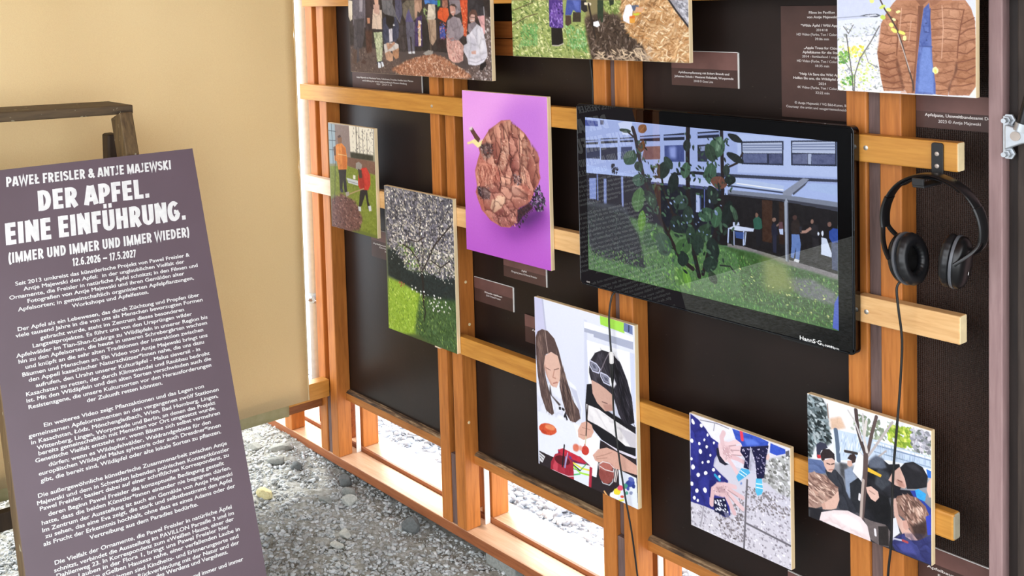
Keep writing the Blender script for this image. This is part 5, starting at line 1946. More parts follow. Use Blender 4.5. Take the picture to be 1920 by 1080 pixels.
for k, (x0, x1, zt, zb, res, lab) in PRINTS.items():
    zt, zb = zt + ZC, zb + ZC
    root = thing('photo_board', lab, 'photo print', ((x0 + x1) / 2, YF + .006, zb), 'photo boards mounted on the rails')
    MB().box(x0, x1, YF, YR - .0006, zb, zt, .0006, 1).build('board', M_PLY, root)
    cv = Canvas((x1 - x0) * 1000, (zt - zb) * 1000, res, len(k)).run(ART[k])
    picture_mesh('photo_surface', cv, x0 + .0004, x1 - .0004, YF - .0005, zt - .0004, zb + .0004, M_PRINT, root)
# ------------------------------------------------------------------ television
m = NT('screen_image')
a_ = m.n('ShaderNodeVertexColor', layer_name='print')
m.s(Base_Color=(0.004, 0.004, 0.005, 1), Roughness=0.008, Specular_IOR_Level=1.0)
m.l(a_.outputs['Color'], m.b.inputs['Emission Color'])
m.s(Emission_Strength=0.37)
M_SCREEN = m.m

tx0, tx1, tz0, tz1, ty = -1.7050, -1.0515, .829, 1.2310, 1.7500
tv = thing('television', 'black glossy flat television showing a leafy sapling before a white building', 'television', ((tx0 + tx1) / 2, 1.77, tz0))
sx0, sx1, sz1, sz0 = -1.6775, -1.0815, ZC - .2880, ZC - .6230


def rounded(x0, x1, z0, z1, r, n=6):
    pts = []
    for cx, cz, a0 in ((x1 - r, z0 + r, -90), (x1 - r, z1 - r, 0), (x0 + r, z1 - r, 90), (x0 + r, z0 + r, 180)):
        for i in range(n + 1):
            a = math.radians(a0 + 90 * i / n)
            pts.append((cx + r * math.cos(a), cz + r * math.sin(a)))
    return pts


MB().prism(rounded(tx0, tx1, tz0, tz1, .010), ty - .0002, ty + .017, .0012).build('housing', M_GLOSS, tv)
bz = MB()
yb_ = ty - .0026
for a, b, c, d in ((tx0 + .004, sx0, tz0 + .006, tz1 - .004), (sx1, tx1 - .004, tz0 + .006, tz1 - .004), (sx0, sx1, sz1, tz1 - .004), (sx0, sx1, tz0 + .006, sz0)):
    bz.box(a, b, yb_, ty + .001, c, d)
bz.build('bezel', M_GLOSS, tv)
q = MB()
q.tube([(tx1 - .0035, ty - .0012, z) for z in np.linspace(tz0 + .012, tz1 - .012, 6)], .0009, 6)
q.tube([(x, ty - .0012, tz0 + .0035) for x in np.linspace(tx0 + .012, tx1 - .012, 6)], .0009, 6)
q.build('edge_strip', flat('dark_chrome', '#3a3d42', .2, .6), tv)
MB().box(-1.60, -1.15, ty + .017, 1.835, .955, 1.15, .006).build('rear_housing', M_BLACK, tv)
cv = Canvas(596, 335, 1.15, 3).run(ART['tv'])
picture_mesh('screen', cv, sx0, sx1, ty - .0021, sz1, sz0, M_SCREEN, tv)
lo = Lettering((tx0, yb_, tz0), (1, 0, 0), (0, 0, 1))
lo.line('HannS·G', -1.1365 - tx0, .0055, .0105, .043, 'c', .0002)
lo.line('by', -1.1110 - tx0, .0048, .0055, .0045, 'c')
lo.line('HANN', -1.0995 - tx0, .0048, .0058, .0155, 'c', .00015)
lo.line('spree', -1.0865 - tx0, .0048, .0058, .0115, 'c')
lo.build('maker_lettering', M_WHITE, tv)
lo = Lettering((tx0, yb_, tz0), (1, 0, 0), (0, 0, 1))
lo.line('HDMI', .026, .008, .0048, .010, 'c')
lo.build('port_lettering', M_CAPINK, tv)
MB().box(-1.20, -1.115, ty + .002, ty + .012, tz0 - .004, tz0 + .001, .0006).build('button_strip', M_BLACK, tv)
POSTER_HEAD = [
    ('PAWEŁ FREISLER & ANTJE MAJEWSKI', -0.2642, -0.0427, 0.0227, 0.3993, 0.0011, -0.0142),
    ('DER APFEL.', -0.2658, -0.1052, 0.0461, 0.2706, 0.0030, -0.0136),
    ('EINE EINFÜHRUNG.', -0.2650, -0.1705, 0.0482, 0.4352, 0.0030, -0.0085),
    ('(IMMER UND IMMER UND IMMER WIEDER)', -0.2641, -0.2120, 0.0233, 0.4352, 0.0011, -0.0121),
    ('12.6.2026 — 17.5.2027', -0.2653, -0.2402, 0.0182, 0.1520, 0.0009, -0.0243),
]
POSTER_BODY = [
    ('Seit 2013 umkreist das künstlerische Projekt von Pawel Freisler &', -0.2643, -0.2604, 0.0084, 0.4161, -0.0050),
    ('Antje Majewski den Apfel:  in der unglaublichen Vielfalt der', -0.2644, -0.2743, 0.0084, 0.3844, -0.0050),
    ('Ornamente, die Freisler in natürliche Äpfel schnitzt; in den Filmen und', -0.2645, -0.2885, 0.0084, 0.4493, -0.0050),
    ('Fotografien von Antje Majewski und ihren Gemälden alter', -0.2645, -0.3021, 0.0084, 0.3739, -0.0050),
    ('Apfelsorten; in gemeinschaftlich organisierten Apfelpflanzungen,', -0.2648, -0.3165, 0.0084, 0.4192, -0.0050),
    ('Workshops und Apfelfesten.', -0.2645, -0.3298, 0.0084, 0.1826, -0.0050),
    ('Der Apfel als ein Lebewesen, das durch Züchtung und Propfen über', -0.2646, -0.3583, 0.0084, 0.4322, -0.0050),
    ('viele tausend Jahre in die von uns als Menschen bevorzugten Formen', -0.2646, -0.3710, 0.0084, 0.4446, -0.0050),
    ('gebracht wurde, steht im Zentrum dieses besonderen', -0.2644, -0.3853, 0.0084, 0.3421, -0.0050),
    ('Langzeitprojektes. Es führt uns von den Ursprüngen wilder', -0.2645, -0.3990, 0.0084, 0.3786, -0.0050),
    ('Apfelwälder im Tian-Shan-Gebirge zu Wildäpfeln in unserer Region bis', -0.2644, -0.4134, 0.0084, 0.4540, -0.0050),
    ('hin zu den Apfelsorten, die heute in unseren Schrebergärten wachsen', -0.2646, -0.4263, 0.0084, 0.4473, -0.0050),
    ('und knüpft an die sehr alten Traditionen der Interaktion zwischen', -0.2645, -0.4404, 0.0084, 0.4217, -0.0050),
    ('Bäumen und Menschen an. Ein Video von Antje Majewski bringt uns', -0.2646, -0.4551, 0.0084, 0.4389, -0.0050),
    ('den Appell kasachischer Naturschützer*innen nahe, die uns dazu', -0.2646, -0.4686, 0.0084, 0.4156, -0.0050),
    ('aufrufen, den Urahn unserer Kulturäpfel - Malus sieversii - in', -0.2645, -0.4830, 0.0084, 0.3891, -0.0050),
    ('Kasachstan zu retten, der durch Klimawandel und Raubbau bedroht', -0.2645, -0.4971, 0.0084, 0.4345, -0.0050),
    ('ist. Mit den Wildäpfeln und den alten Sorten verschwinden auch die', -0.2646, -0.5103, 0.0084, 0.4368, -0.0050),
    ('Resistenzgene, die unsere Kultursorten vor den Herausforderungen', -0.2645, -0.5246, 0.0084, 0.4319, -0.0050),
    ('der Zukunft retten könnten.', -0.2645, -0.5388, 0.0084, 0.1787, -0.0050),
    ('Ein weiteres Video zeigt Pflanzaktionen und das Legen von', -0.2647, -0.5681, 0.0084, 0.3779, -0.0050),
    ('gemeinsamen Apfelornamenten an den vergangenen zwölf Stationen', -0.2645, -0.5832, 0.0084, 0.4482, -0.0050),
    ('in Kasachstan, Łódz, Mönchengladbach, Wien, Bad Homburg, Lingen,', -0.2648, -0.5973, 0.0084, 0.4406, -0.0050),
    ('Wittenberg, Lingen, Worpswede und Berlin, an denen das Projekt', -0.2645, -0.6110, 0.0084, 0.4205, -0.0050),
    ('bereits gemeinschaftlich mit Menschen vor Ort umgesetzt wurde.', -0.2644, -0.6229, 0.0084, 0.4176, -0.0050),
    ('Genetische Vielfalt entsteht nur, wenn Bäume sich selbst vermehren', -0.2645, -0.6361, 0.0084, 0.4345, -0.0050),
    ('dürfen; wenn es Wildapfelwälder, Waldrandgebiete für den', -0.2645, -0.6506, 0.0084, 0.3813, -0.0050),
    ('europäischen Wildapfel Malus sylvestris oder auch Dresdner*innen', -0.2645, -0.6637, 0.0084, 0.4279, -0.0050),
    ('gibt, die bereit sind, Wildäpfel oder alte lokale Sorten zu pflanzen.', -0.2643, -0.6782, 0.0084, 0.4242, -0.0050),
    ('Die außergewöhnliche künstlerische Zusammenarbeit zwischen Antje', -0.2645, -0.7068, 0.0084, 0.4432, -0.0050),
    ('Majewski und dem in Schweden lebenden polnischen Konzeptkünstler', -0.2646, -0.7210, 0.0084, 0.4506, -0.0050),
    ('Pawel Freisler, basiert dabei auf einer schriftlichen Korrespondenz, zu', -0.2645, -0.7336, 0.0084, 0.4427, -0.0050),
    ('deren Beginn Pawel Freisler die konzeptuelle Bedingung gestellt', -0.2643, -0.7484, 0.0084, 0.4116, -0.0050),
    ('hatte, dass die beiden Künstler*innen einander nie begegnen dürfen.', -0.2646, -0.7622, 0.0084, 0.4429, -0.0050),
    ('Im Zentrum der Ausstellung ist auch ein Gemälde von Antje Majewski', -0.2645, -0.7766, 0.0084, 0.4448, -0.0050),
    ('zu sehen, das eine Eva zeigt, die stark und selbstbestimmt den Apfel', -0.2643, -0.7899, 0.0084, 0.4366, -0.0050),
    ('als Frucht der Erkenntnis hochhält, ohne dass es eines Adams oder der', -0.2644, -0.8040, 0.0084, 0.4481, -0.0050),
    ('Vertreibung aus dem Paradies bedürfte.', -0.2644, -0.8188, 0.0084, 0.2535, -0.0050),
    ('Die Vielfalt der Ornamente, die Pawel Freisler in natürliche Äpfel', -0.2643, -0.8466, 0.0084, 0.4131, -0.0050),
    ('schnitzt, verbindet die Ausstellung im PAVILLON Parzelle 3 und im', -0.2645, -0.8607, 0.0084, 0.4192, -0.0050),
    ('Dahlienweg 23. In Korrespondenz zum «Weißen Haus», einer der', -0.2641, -0.8732, 0.0084, 0.4136, -0.0050),
    ('verfallenden Lauben in der Flora 1, bringt uns Pawel Freisler hier', -0.2930, -0.8854, 0.0084, 0.4422, -0.0050),
    ('im «Gelben Hauses» nahe, einer verfallenden Laube in', -0.2216, -0.8986, 0.0084, 0.3484, -0.0050),
    ('deren Namen sind Kindheits- und Erinnerungsorte und', -0.2240, -0.9129, 0.0084, 0.3417, -0.0050),
    ('in Rückverbindung mit der Natur und der', -0.1847, -0.9264, 0.0084, 0.2613, -0.0050),
    ('des Werdens und Vergehens.', -0.1726, -0.9384, 0.0084, 0.1742, -0.0050),
    ('(immer und immer und immer', -0.1383, -0.9645, 0.0084, 0.1742, -0.0050),
]
# ------------------------------------------------------------------ text board leaning on the ladder
PO = Vector((-2.4985, 1.2100, ZC - .3745))           # top right corner
PH = Vector((.013, .99990, -.0065)).normalized()     # along the lines of text
PU = Vector((-.3035, .0095, .9528))
PU = (PU - PH * PU.dot(PH)).normalized()
PN = PH.cross(PU)
PW = .5325
PL = (PO.z - .012) / PU.z


def pp(x, y, d=0.0):
    return PO + PH * x + PU * y + PN * d


poster = thing('text_board', 'mauve brown exhibition text board with white lettering leaning on the ladder', 'text board', pp(-PW / 2, -PL))
b = bmesh.new()
vs = [b.verts.new(pp(x, y, d)) for x in (-PW, 0) for y in (-PL, 0) for d in (-.009, 0)]
for f in ((0, 1, 3, 2), (4, 6, 7, 5), (0, 4, 5, 1), (2, 3, 7, 6), (0, 2, 6, 4), (1, 5, 7, 3)):
    b.faces.new([vs[i] for i in f])
q = MB()
q.take(b)
bo = q.build('board', M_POSTER, poster)
bo.data.materials.append(flat('board_core', '#7a6650', 0.7))
for p in bo.data.polygons:
    if abs(p.normal.dot(PN)) < .5:
        p.material_index = 1

# heavy grotesque capitals drawn as strokes on a cap height of 1: {char: (advance, [stroke, ...])}
def arc(cx, cy, rx, ry, a0, a1, n=10):
    return [(cx + rx * math.cos(math.radians(a0 + (a1 - a0) * i / n)), cy + ry * math.sin(math.radians(a0 + (a1 - a0) * i / n))) for i in range(n + 1)]


ST = {'I': (.34, [[(.17, 0), (.17, 1)]]),
      'E': (.60, [[(.17, 0), (.17, 1)], [(.17, .10), (.56, .10)], [(.17, .505), (.53, .505)], [(.17, .90), (.56, .90)]]),
      'F': (.57, [[(.17, 0), (.17, 1)], [(.17, .49), (.51, .49)], [(.17, .90), (.55, .90)]]),
      'L': (.56, [[(.17, 0), (.17, 1)], [(.17, .10), (.54, .10)]]),
      'Ł': (.58, [[(.19, 0), (.19, 1)], [(.19, .10), (.56, .10)], [(.02, .34), (.46, .60)]]),
      'H': (.72, [[(.17, 0), (.17, 1)], [(.55, 0), (.55, 1)], [(.17, .5), (.55, .5)]]),
      'N': (.74, [[(.16, 0), (.16, 1)], [(.58, 0), (.58, 1)], [(.14, .98), (.60, .02)]]),
      'M': (.90, [[(.15, 0), (.15, 1)], [(.75, 0), (.75, 1)], [(.14, .98), (.45, .12), (.76, .98)]]),
      'T': (.58, [[(.29, 0), (.29, .95)], [(.01, .90), (.57, .90)]]),
      'D': (.72, [[(.17, 0), (.17, 1)], [(.17, .10), (.30, .10)] + arc(.30, .5, .26, .40, -90, 90) + [(.17, .90)]]),
      'P': (.66, [[(.17, 0), (.17, 1)], [(.17, .42), (.32, .42)] + arc(.32, .66, .20, .24, -90, 90) + [(.17, .90)]]),
      'R': (.70, [[(.17, 0), (.17, 1)], [(.17, .46), (.32, .46)] + arc(.32, .68, .20, .22, -90, 90) + [(.17, .90)], [(.34, .46), (.58, 0)]]),
      'A': (.70, [[(.09, 0), (.30, .97)], [(.61, 0), (.40, .97)], [(.2, .27), (.5, .27)]]),
      'W': (1.02, [[(.08, 1), (.28, .04), (.51, .92), (.74, .04), (.94, 1)]]),
      'K': (.70, [[(.17, 0), (.17, 1)], [(.60, 1), (.24, .50), (.63, 0)]]),
      'U': (.70, [[(.16, 1), (.16, .34)] + arc(.35, .32, .19, .22, 180, 360) + [(.54, 1)]]),
      'Ü': (.70, [[(.16, 1), (.16, .34)] + arc(.35, .32, .19, .22, 180, 360) + [(.54, 1)], [(.12, 1.20), (.30, 1.20)], [(.40, 1.20), (.58, 1.20)]]),
      'J': (.46, [[(.29, 1), (.29, .2)] + arc(.12, .24, .17, .14, 0, -90, 6) + [(0.0, .11)]]),
      'S': (.60, [[(.52, .80)] + arc(.30, .71, .19, .19, 50, 200, 9) + arc(.30, .29, .20, .19, 60, -140, 12) + [(.06, .20)]]),
      'G': (.72, [arc(.36, .5, .24, .40, 45, 360, 18) + [(.60, .44), (.36, .46)]]),
      '&': (.76, [[(.70, 0), (.22, .64)] + arc(.32, .76, .13, .14, 200, -20, 9) + [(.42, .62), (.16, .36)] + arc(.30, .26, .20, .17, 160, 290, 8) + [(.62, .46)]]),
      '.': (.32, [[(.05, .11), (.27, .11)]]), '—': (.9, [[(.08, .42), (.82, .42)]]), ' ': (.26, []),
      '(': (.36, [arc(.42, .45, .26, .66, 122, 238, 8)]), ')': (.36, [arc(-.06, .45, .26, .66, 58, -58, 8)]),
      '1': (.44, [[(.26, 0), (.26, 1)], [(.26, .88), (.04, .74)]]),
      '2': (.58, [arc(.28, .70, .18, .20, 160, -30, 10) + [(.10, .12)], [(.06, .10), (.54, .10)]]),
      '0': (.62, [arc(.31, .5, .18, .40, 0, 360, 22)]), '7': (.54, [[(.03, .90), (.50, .90)], [(.44, .94), (.18, 0)]]),
      '5': (.58, [[(.50, .90), (.14, .90), (.12, .54)] + arc(.27, .35, .20, .24, 125, -140, 12)]),
      '6': (.60, [[(.46, .92)] + arc(.36, .45, .25, .46, 100, 180, 6), arc(.30, .32, .18, .22, 0, 360, 18)])}


def stroke_quads(pts, t):
    """flat strip of half width t along pts, mitred joints, stretched less vertically"""
    P = [Vector(p) for p in pts]
    P = [P[0]] + [b for a, b in zip(P, P[1:]) if (b - a).length > 1e-6]
    L, R = [], []
    for i, p in enumerate(P):
        d0 = (p - P[i - 1]).normalized() if i else None
        d1 = (P[i + 1] - p).normalized() if i < len(P) - 1 else None
        n0 = Vector((-d0.y, d0.x)) if d0 else None
        n1 = Vector((-d1.y, d1.x)) if d1 else None
        if n0 and n1:
            n = (n0 + n1)
            n = n / max(.35, n.length_squared) * 2
        else:
            n = n0 or n1
        k = t * (1 if abs(n.x) > abs(n.y) else .80)
        L.append(p + n * k)
        R.append(p - n * k)
    return [(L[i], R[i], R[i + 1], L[i + 1]) for i in range(len(P) - 1)]


le = Lettering(PO, PH, PU)
for t, x, y, cap, w, bold, tilt in POSTER_HEAD:
    adv = sum(ST[c][0] + .035 for c in t) - .035
    k = w / adv
    cur = 0
    for c in t:
        a, strokes = ST[c]
        for si_, s_ in enumerate(strokes):
            for qi_, quad in enumerate(stroke_quads(s_, .135 if cap > .03 else .115)):
                q4 = []
                for vv_ in quad:
                    px = (cur + vv_.x) * k - w / 2 + .07 * vv_.y * cap
                    py = vv_.y * cap
                    q4.append((x + px * math.cos(tilt) - py * math.sin(tilt), y + px * math.sin(tilt) + py * math.cos(tilt)))
                le.poly(q4, .0007 + 1e-5 * qi_ + 4e-5 * si_)
        cur += a + .035
le.build('heading_lettering', M_WHITE, poster)
le = Lettering(PO, PH, PU)
for t, x, y, cap, w, tilt in POSTER_BODY:
    le.line(t, x, y, cap / .70, w, 'c', .00036, lift=.0007, tilt=tilt)
le.build('text_lettering', M_WHITE, poster)
# ------------------------------------------------------------------ caption cards on the dark panels
YC = YP - .0034


def card(label, x0, x1, z0, z1, lines, split=None, edge=False, size=.0062, plain=M_CARD, ink=None):
    """lines: (text, centre x, baseline z, width, bold)"""
    root = thing('caption_card', label, 'caption card', ((x0 + x1) / 2, YC, z0), 'brown caption cards on the dark panels')
    MB().box(x0, x1, YC, YP - .0004, z0, z1).build('card', plain, root)
    if split:
        MB().box(x0 + .0002, x1 - .0002, YC - .0004, YC, split, z1 - .0002).build('lighter_band', M_CARD_TOP, root)
    if edge:
        MB().box(x1, x1 + .0022, YC, YP - .0004, z0, z1).build('white_edge', M_WHITEEDGE, root)
        MB().box(x0, x1, YC, YP - .0004, z1 + .0001, z1 + .0012).build('white_edge', M_WHITEEDGE, root)
    le = Lettering((0, YC - .0001, 0), (1, 0, 0), (0, 0, 1))
    for t, x, z, w, bold in lines:
        le.line(t, x, z, size, w, 'c', .00022 if bold else .00008, lift=.0004)
    le.build('lettering', ink or M_CAPINK, root)
    return root


card('long caption card with two lines of text under the crowd photo', -2.705, -2.371, 1.209, 1.290,
     [('Antje Majewski mit Mitarbeiter*innen, Teilnehmern, Freunden, Familien beim Pflanzen', -2.545, 1.2375, .275, True),
      ('und Eröffnung der ersten Apfelausstellung im Museum Abteiberg', -2.545, 1.2290, .215, True), ('© 2014', -2.545, 1.2215, .075, False)], None, True, .0066)
card('caption card half hidden between the gardeners photo and the tree photo', -2.637, -2.50, .712, .794,
     [('Apfelbaumpflanzung', -2.565, .7505, .125, True), ('Dresden', -2.560, .7430, .070, True), ('2025', -2.555, .7350, .030, False)], .762, True)
card('caption card peeking out below the pink photo', -2.058, -1.9065, .763, .845,
     [('Apfel', -1.983, .7868, .018, True), ('Gregory Jones © Pawel Freisler', -1.983, .7785, .092, False)], .791, True)
card('caption card left of the two girls photo with white right edge', -2.174, -2.0265, .6765, .7385,
     [('Blühender Apfelbaum', -2.10, .7045, .066, True), ('2020 © Pawel Freisler', -2.10, .6968, .056, False)], .7105, True)
card('caption card disappearing behind the left edge of the two girls photo', -1.985, -1.86, .612, .6815,
     [('Apfelwerkstatt', -1.922, .645, .075, True)], .652, False)
card('caption card right below the planting photo', -1.515, -1.351, 1.2735, 1.3445,
     [('Apfelbaumpflanzung mit Eckart Brandt und', -1.434, 1.2990, .126, True), ('Johannes Scholz / Mosterei Finkelsaft, Worpswede', -1.434, 1.2905, .146, True),
      ('2018 © Gesa Lins', -1.434, 1.2820, .048, False)], 1.3095, True)
FX = -1.1665
card('tall film list card between the planting photo and the jacket photo', -1.2525, -1.080, 1.2255, 1.436,
     [('Filme im Pavillon', FX, 1.4215, .052, True), ('von Antje Majewski', FX, 1.4130, .060, True),
      ('“Wilde Äpfel / Wild Apples”', FX, 1.3975, .086, True), ('2014/18', FX, 1.3892, .023, False), ('HD Video (Farbe, Ton / Color, Sound)', FX, 1.3808, .104, False), ('39:06 min', FX, 1.3726, .028, False),
      ('„Apple Trees for Cities /', FX, 1.3560, .074, True), ('Apfelbäume für die Stadt“', FX, 1.3478, .080, True), ('2014 - fortlaufend / ongoing', FX, 1.3398, .082, False), ('HD Video (Farbe, Ton / Color, Sound)', FX, 1.3312, .104, False), ('18:35 min', FX, 1.3228, .028, False),
      ('“Help Us Save the Wild Apples /', FX, 1.3070, .096, True), ('Helfen Sie uns, die Wildäpfel zu retten”', FX, 1.2990, .120, True), ('2024', FX, 1.2900, .015, False), ('4K Video (Farbe, Ton / Color, Sound)', FX, 1.2818, .104, False), ('32:22 min', FX, 1.2730, .028, False),
      ('© Antje Majewski / VG Bild-Kunst, Bonn', FX, 1.2520, .116, False), ('Courtesy: the artist and neugerriemschneider, Berlin', FX - .002, 1.2440, .148, False)], None, False, .0064, M_CARD)
card('wide caption card under the jacket photo above the headphones', -.9900, -.850, 1.2265, 1.284,
     [('Apfelpate, Umweltbundesamt Dessau', -.9135, 1.2465, .122, True), ('2023 © Antje Majewski', -.9165, 1.2365, .070, False)], 1.2545, False, .0072)
card('caption card at the bottom right under the boys photo', -.9900, -.8495, .420, .492,
     [('Apfelbaumpflanzung', -.925, .4535, .098, True), ('Friedrichstadt', -.925, .4440, .060, True)], .464, True, .0068)
card('caption card corner at the bottom picture edge below the hands photo', -1.252, -1.12, .262, .330,
     [('Apfelfest', -1.19, .292, .05, True)], .302, True)

# ------------------------------------------------------------------ headphone hook and headphones
hook = thing('headphone_hook', 'black steel hook screwed to the short upper rail', 'hook', (-.9155, 1.76, 1.155))
MB().prism(rounded(-.9250, -.9060, 1.150, 1.2135, .004), YR - .0042, YR - .0004, .0006).build('plate', M_BLACKMATT, hook)
for z in (1.1955, 1.1755):
    q = MB()
    q.lathe([(-.0014, .0001), (-.0014, .0022), (-.0006, .0036), (.0006, .0036)], (-.9155, YR - .0043, z), 'y', 16)
    q.build('screw', M_ZINCPOLE, hook, True)
q = MB()
q.box(-.9250, -.9060, 1.706, YR - .0042, 1.1475, 1.1515, .0008)
q.box(-.9250, -.9060, 1.704, 1.708, 1.1515, 1.163, .0008)
q.build('cradle', M_BLACKMATT, hook)

HY, HX = 1.738, -.9095
hp = thing('headphones', 'black over ear headphones hanging from the black hook', 'headphones', (HX, HY, .98))


def oval(w, t, n=14, p=2.6):
    out = []
    for i in range(n):
        a = 2 * math.pi * i / n
        c, s = math.cos(a), math.sin(a)
        out.append((w * math.copysign(abs(c) ** (2 / p), c), t * math.copysign(abs(s) ** (2 / p), s)))
    return out


def band_pt(a):
    """a: angle from the top, left negative"""
    return Vector((HX + .0805 * math.sin(a), HY, 1.0835 + .0815 * math.cos(a)))


q = MB()
q.sweep([band_pt(math.radians(a)) for a in np.linspace(-62, 62, 40)], lambda t: oval(.0130 + .002 * math.sin(math.pi * t), .0030), (0, 1, 0))
q.build('headband', M_BLACK, hp, True)
q = MB()
q.sweep([band_pt(math.radians(a)) + Vector((0, 0, 0)) - (band_pt(math.radians(a)) - Vector((HX, HY, 1.0835))).normalized() * .0042 for a in np.linspace(-38, 38, 24)], oval(.0115, .0022), (0, 1, 0))
q.build('headband_pad', M_LEATHER, hp, True)
for sd in (-1, 1):
    q = MB()
    q.sweep([band_pt(math.radians(sd * a)) for a in np.linspace(62.6, 100, 14)], lambda t: oval(.0142 - .0015 * t, .0042), (0, 1, 0))
    q.build('slider_arm', M_BLACK, hp, True)

CUPS = [(-1, Vector((-.9520, HY, 1.0215)), -6), (1, Vector((-.8700, HY, 1.0305)), 6)]
for sd, c, tilt in CUPS:
    mt = Matrix.Translation(c) @ Matrix.Rotation(math.radians(tilt), 4, 'Y') @ Matrix.Rotation(math.radians(sd * 9), 4, 'Z')
    # outer shell, axis along x, oval; h grows outward
    q = MB()
    q.lathe([(sd * h, r) for h, r in ((-.001, .034), (.000, .0385), (.004, .0400), (.009, .0392), (.0135, .0350), (.0165, .0270), (.0175, .0150), (.0178, .0001))], (0, 0, 0), 'x', 40, (.86, 1.07))
    q.bm.transform(mt)
    shell = q.build('ear_cup', M_BLACK, hp, True)
    q = MB()
    q.lathe([(sd * h, r) for h, r in ((-.0016, .0385), (-.0022, .0405), (.0006, .0412), (.0022, .0405), (.0022, .038))], (0, 0, 0), 'x', 40, (.86, 1.07))
    q.bm.transform(mt)
    q.build('seam_ring', M_GREYRING, shell, True)
    # ribbed leather cushion
    n, k = 88, 18
    b = bmesh.new()
    rings = []
    for i in range(n):
        a = 2 * math.pi * i / n
        rib = 1 + .035 * math.cos(a * 22) + .02 * math.sin(a * 9)
        ring = []
        for j in range(k):
            t = 2 * math.pi * j / k
            h = -.0105 + .0090 * math.cos(t)
            rr = .0300 + .0105 * math.sin(t) * (rib if math.sin(t) > 0 or math.cos(t) < 0 else 1)
            ring.append(b.verts.new((sd * h, rr * math.cos(a) * .86, rr * math.sin(a) * 1.07)))
        rings.append(ring)
    for i in range(n):
        A, B = rings[i], rings[(i + 1) % n]
        for j in range(k):
            b.faces.new((A[j], A[(j + 1) % k], B[(j + 1) % k], B[j]))
    q = MB()
    q.take(b, mt)
    q.build('ear_cushion', M_LEATHER, shell, True)
    q = MB()
    q.lathe([(sd * -.006, .0001), (sd * -.006, .030)], (0, 0, 0), 'x', 32, (.86, 1.07))
    q.bm.transform(mt)
    q.build('inner_cloth', flat('speaker_cloth', '#0e0e10', .9), shell)
    # forked yoke from the slider down to both sides of the shell
    top = band_pt(math.radians(sd * 99))
    q = MB()
    for s in (-1, 1):
        e = mt @ Vector((sd * .006, s * .0350, .004))
        m1 = top + Vector((sd * -.001, s * .010, -.012))
        m2 = (m1 + e) / 2 + Vector((sd * .004, s * .006, .003))
        pts = [top + Vector((0, s * .006, .004)), m1, m2, e]
        sp = []
        for t in np.linspace(0, 1, 18):
            u = 1 - t
            sp.append(u ** 3 * pts[0] + 3 * u * u * t * pts[1] + 3 * u * t * t * pts[2] + t ** 3 * pts[3])
        q.sweep(sp, oval(.0042, .0030, 10), (0, 1, .3))
    q.build('yoke', M_BLACK, hp, True)
    if sd > 0:
        le = Lettering(mt @ Vector((.0182, -.006, 0)), mt.to_3x3() @ Vector((0, 1, 0)), mt.to_3x3() @ Vector((0, 0, 1)))
        le.poly([(.004 + .0022 * math.cos(a), -.014 + .003 * math.sin(a)) for a in np.linspace(0, 6.0, 12)])
        le.build('logo_dot', M_WHITE, shell)


def smooth_path(pts, n=60):
    """Catmull-Rom through the points"""
    P = [Vector(p) for p in pts]
    P = [P[0] * 2 - P[1]] + P + [P[-1] * 2 - P[-2]]
    out = []
    seg = len(P) - 3
    for i in range(n + 1):
        t = min(seg - 1e-6, i / n * seg)
        k = int(t)
        u = t - k
        a, b, c, d = P[k:k + 4]
        out.append(.5 * ((2 * b) + (c - a) * u + (2 * a - 5 * b + 4 * c - d) * u * u + (3 * b - a - 3 * c + d) * u ** 3))
    return out


q = MB()
q.tube(smooth_path([(-.960, 1.740, .985), (-.968, 1.735, .970), (-.966, 1.736, .934), (-.9635, 1.742, .880), (-.968, 1.744, .806), (-.973, 1.742, .732), (-.979, 1.741, .657), (-.982, 1.741, .591),
                    (-.984, 1.741, .525), (-.990, 1.741, .467), (-.995, 1.745, .38), (-1.00, 1.75, .22), (-1.02, 1.76, .075)]), .0021, 8)
q.build('cable', M_RUBBER, hp, True)

# ------------------------------------------------------------------ loose cables
ca = thing('audio_cable', 'thin black cable dropping from the television across the two girls photo', 'cable', (-1.61, 1.74, .07))
q = MB()
q.tube(smooth_path([(-1.6135, 1.762, .8285), (-1.6165, 1.752, .815), (-1.618, 1.745, .775), (-1.614, 1.742, .735), (-1.6115, 1.742, .700)], 24), .0021, 8)
q.tube(smooth_path([(-1.6095, 1.742, .640), (-1.609, 1.742, .600), (-1.607, 1.742, .560), (-1.597, 1.742, .483), (-1.581, 1.742, .394), (-1.567, 1.745, .317), (-1.560, 1.752, .226), (-1.556, 1.765, .10)], 40), .0021, 8)
q.build('sheath', M_RUBBER, ca, True)
MB().tube([(-1.6118, 1.742, .7005), (-1.6115, 1.742, .698), (-1.6108, 1.742, .676), (-1.6105, 1.742, .674)], [.003, .0048, .0048, .003], 14).build('jack_plug', flat('white_plug', '#d9d7d4', .35), ca, True)
MB().tube([(-1.6105, 1.742, .6735), (-1.610, 1.742, .662), (-1.6096, 1.742, .640), (-1.6094, 1.742, .632)], [.0042, .0042, .0032, .0022], 14).build('jack_socket', M_BLACK, ca, True)
for i, (dx, dy, l) in enumerate(((0, 0, 'left'), (.009, .004, 'middle'), (.016, .002, 'right'))):
    q = MB()
    q.tube(smooth_path([(-1.732 + dx, 1.822 + dy, 1.47), (-1.728 + dx, 1.820 + dy, 1.38), (-1.727 + dx, 1.82 + dy, 1.32), (-1.722 + dx, 1.818 + dy, 1.295), (-1.717 + dx, 1.816 + dy, 1.26), (-1.715 + dx, 1.812 + dy, 1.20), (-1.70 + dx, 1.80 + dy, 1.17)]), .0027, 8)
    o = q.build('power_cable', M_RUBBER, None, True)
    rebase(o, (-1.715 + dx, 1.815, 1.17))
    tag(o, '%s black cable of the three hanging above the television beside the studs' % l, 'cable', 'cables above the television')

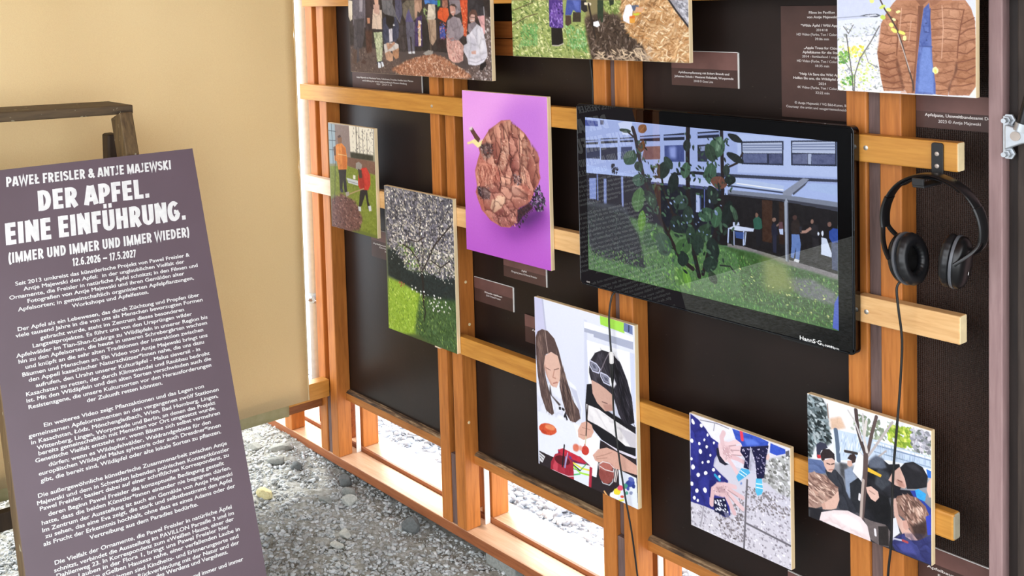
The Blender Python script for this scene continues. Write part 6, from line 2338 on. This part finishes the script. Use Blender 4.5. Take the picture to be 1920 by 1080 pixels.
# ------------------------------------------------------------------ wooden ladder behind the text board
ld = thing('wooden_stepladder', 'old paint spattered wooden stepladder behind the text board', 'ladder', (-2.45, .88, .02))


def spatter(name, base, axis):
    m = wood(name, *base, axis, 0.65, knots=False)
    t = m.node_tree
    bs = t.nodes['Principled BSDF']
    src = bs.inputs['Base Color'].links[0].from_socket
    tc = t.nodes.new('ShaderNodeTexCoord')
    mp = t.nodes.new('ShaderNodeMapping')
    mp.inputs['Scale'].default_value = (24, 24, 24)
    t.links.new(tc.outputs['Object'], mp.inputs['Vector'])
    nz = t.nodes.new('ShaderNodeTexNoise')
    nz.inputs['Scale'].default_value = 2.2
    nz.inputs['Detail'].default_value = 3
    t.links.new(mp.outputs[0], nz.inputs['Vector'])
    rp = t.nodes.new('ShaderNodeValToRGB')
    rp.color_ramp.elements[0].position = .66
    rp.color_ramp.elements[1].position = .70
    t.links.new(nz.outputs['Fac'], rp.inputs[0])
    mx = t.nodes.new('ShaderNodeMix')
    mx.data_type = 'RGBA'
    t.links.new(rp.outputs[0], mx.inputs[0])
    t.links.new(src, mx.inputs[6])
    mx.inputs[7].default_value = lin('#a9a389')
    t.links.new(mx.outputs[2], bs.inputs['Base Color'])
    return m


q = MB()
b = bmesh.new()
vs = []
for y, za, zb in ((.62, 1.2235, 1.2475), (1.086, 1.2095, 1.2315)):
    for x in (-2.715, -2.562):
        vs.append((x, y, za))
        vs.append((x, y, zb))
vv = [b.verts.new(p) for p in vs]
for f in ((0, 1, 3, 2), (4, 6, 7, 5), (0, 4, 5, 1), (2, 3, 7, 6), (0, 2, 6, 4), (1, 5, 7, 3)):
    b.faces.new([vv[i] for i in f])
bmesh.ops.recalc_face_normals(b, faces=b.faces)
bmesh.ops.bevel(b, geom=list(b.edges), offset=.003, segments=2, profile=.5, affect='EDGES')
q.take(b)
q.build('top_step', spatter('spattered_step', ('#6a573c', '#4f3f2b', '#33291d'), 'y'), ld)
LEG = spatter('spattered_leg', ('#7a6440', '#5c472e', '#3c2f1c'), 'z')
sl = PU * -1                         # the front rails run parallel to the board
for y, l in ((.699, 'left'), (1.058, 'right')):
    t = PO - PN * .0095 - PN * .032 + PH * (y - PO.y)
    up = t + PU * ((1.208 - t.z) / PU.z)
    dn = t + PU * ((.02 - t.z) / PU.z)
    MB().bar(dn, up, .034, .062, tuple(PN), .003).build('front_rail', LEG, ld)
    MB().bar((-2.735, y + .02, .03), (-2.700, y + .02, 1.150), .030, .040, (1, 0, 0), .006).build('rear_leg', M_OLDDARK, ld)
for z in (.30, .58, .86):
    t = PO - PN * .045 + PU * ((z - PO.z) / PU.z)
    MB().box(t.x - .055, t.x + .012, .69, 1.04, z - .011, z + .011, .002).build('step', M_OLDWOOD, ld)
MB().box(-2.738, -2.712, .64, 1.05, .195, .243, .003).build('rear_crossbar', M_OLDDARK, ld)
MB().box(-2.722, -2.698, .64, 1.05, .78, .82, .003).build('rear_crossbar', M_OLDDARK, ld)
bpy.context.view_layer.update()
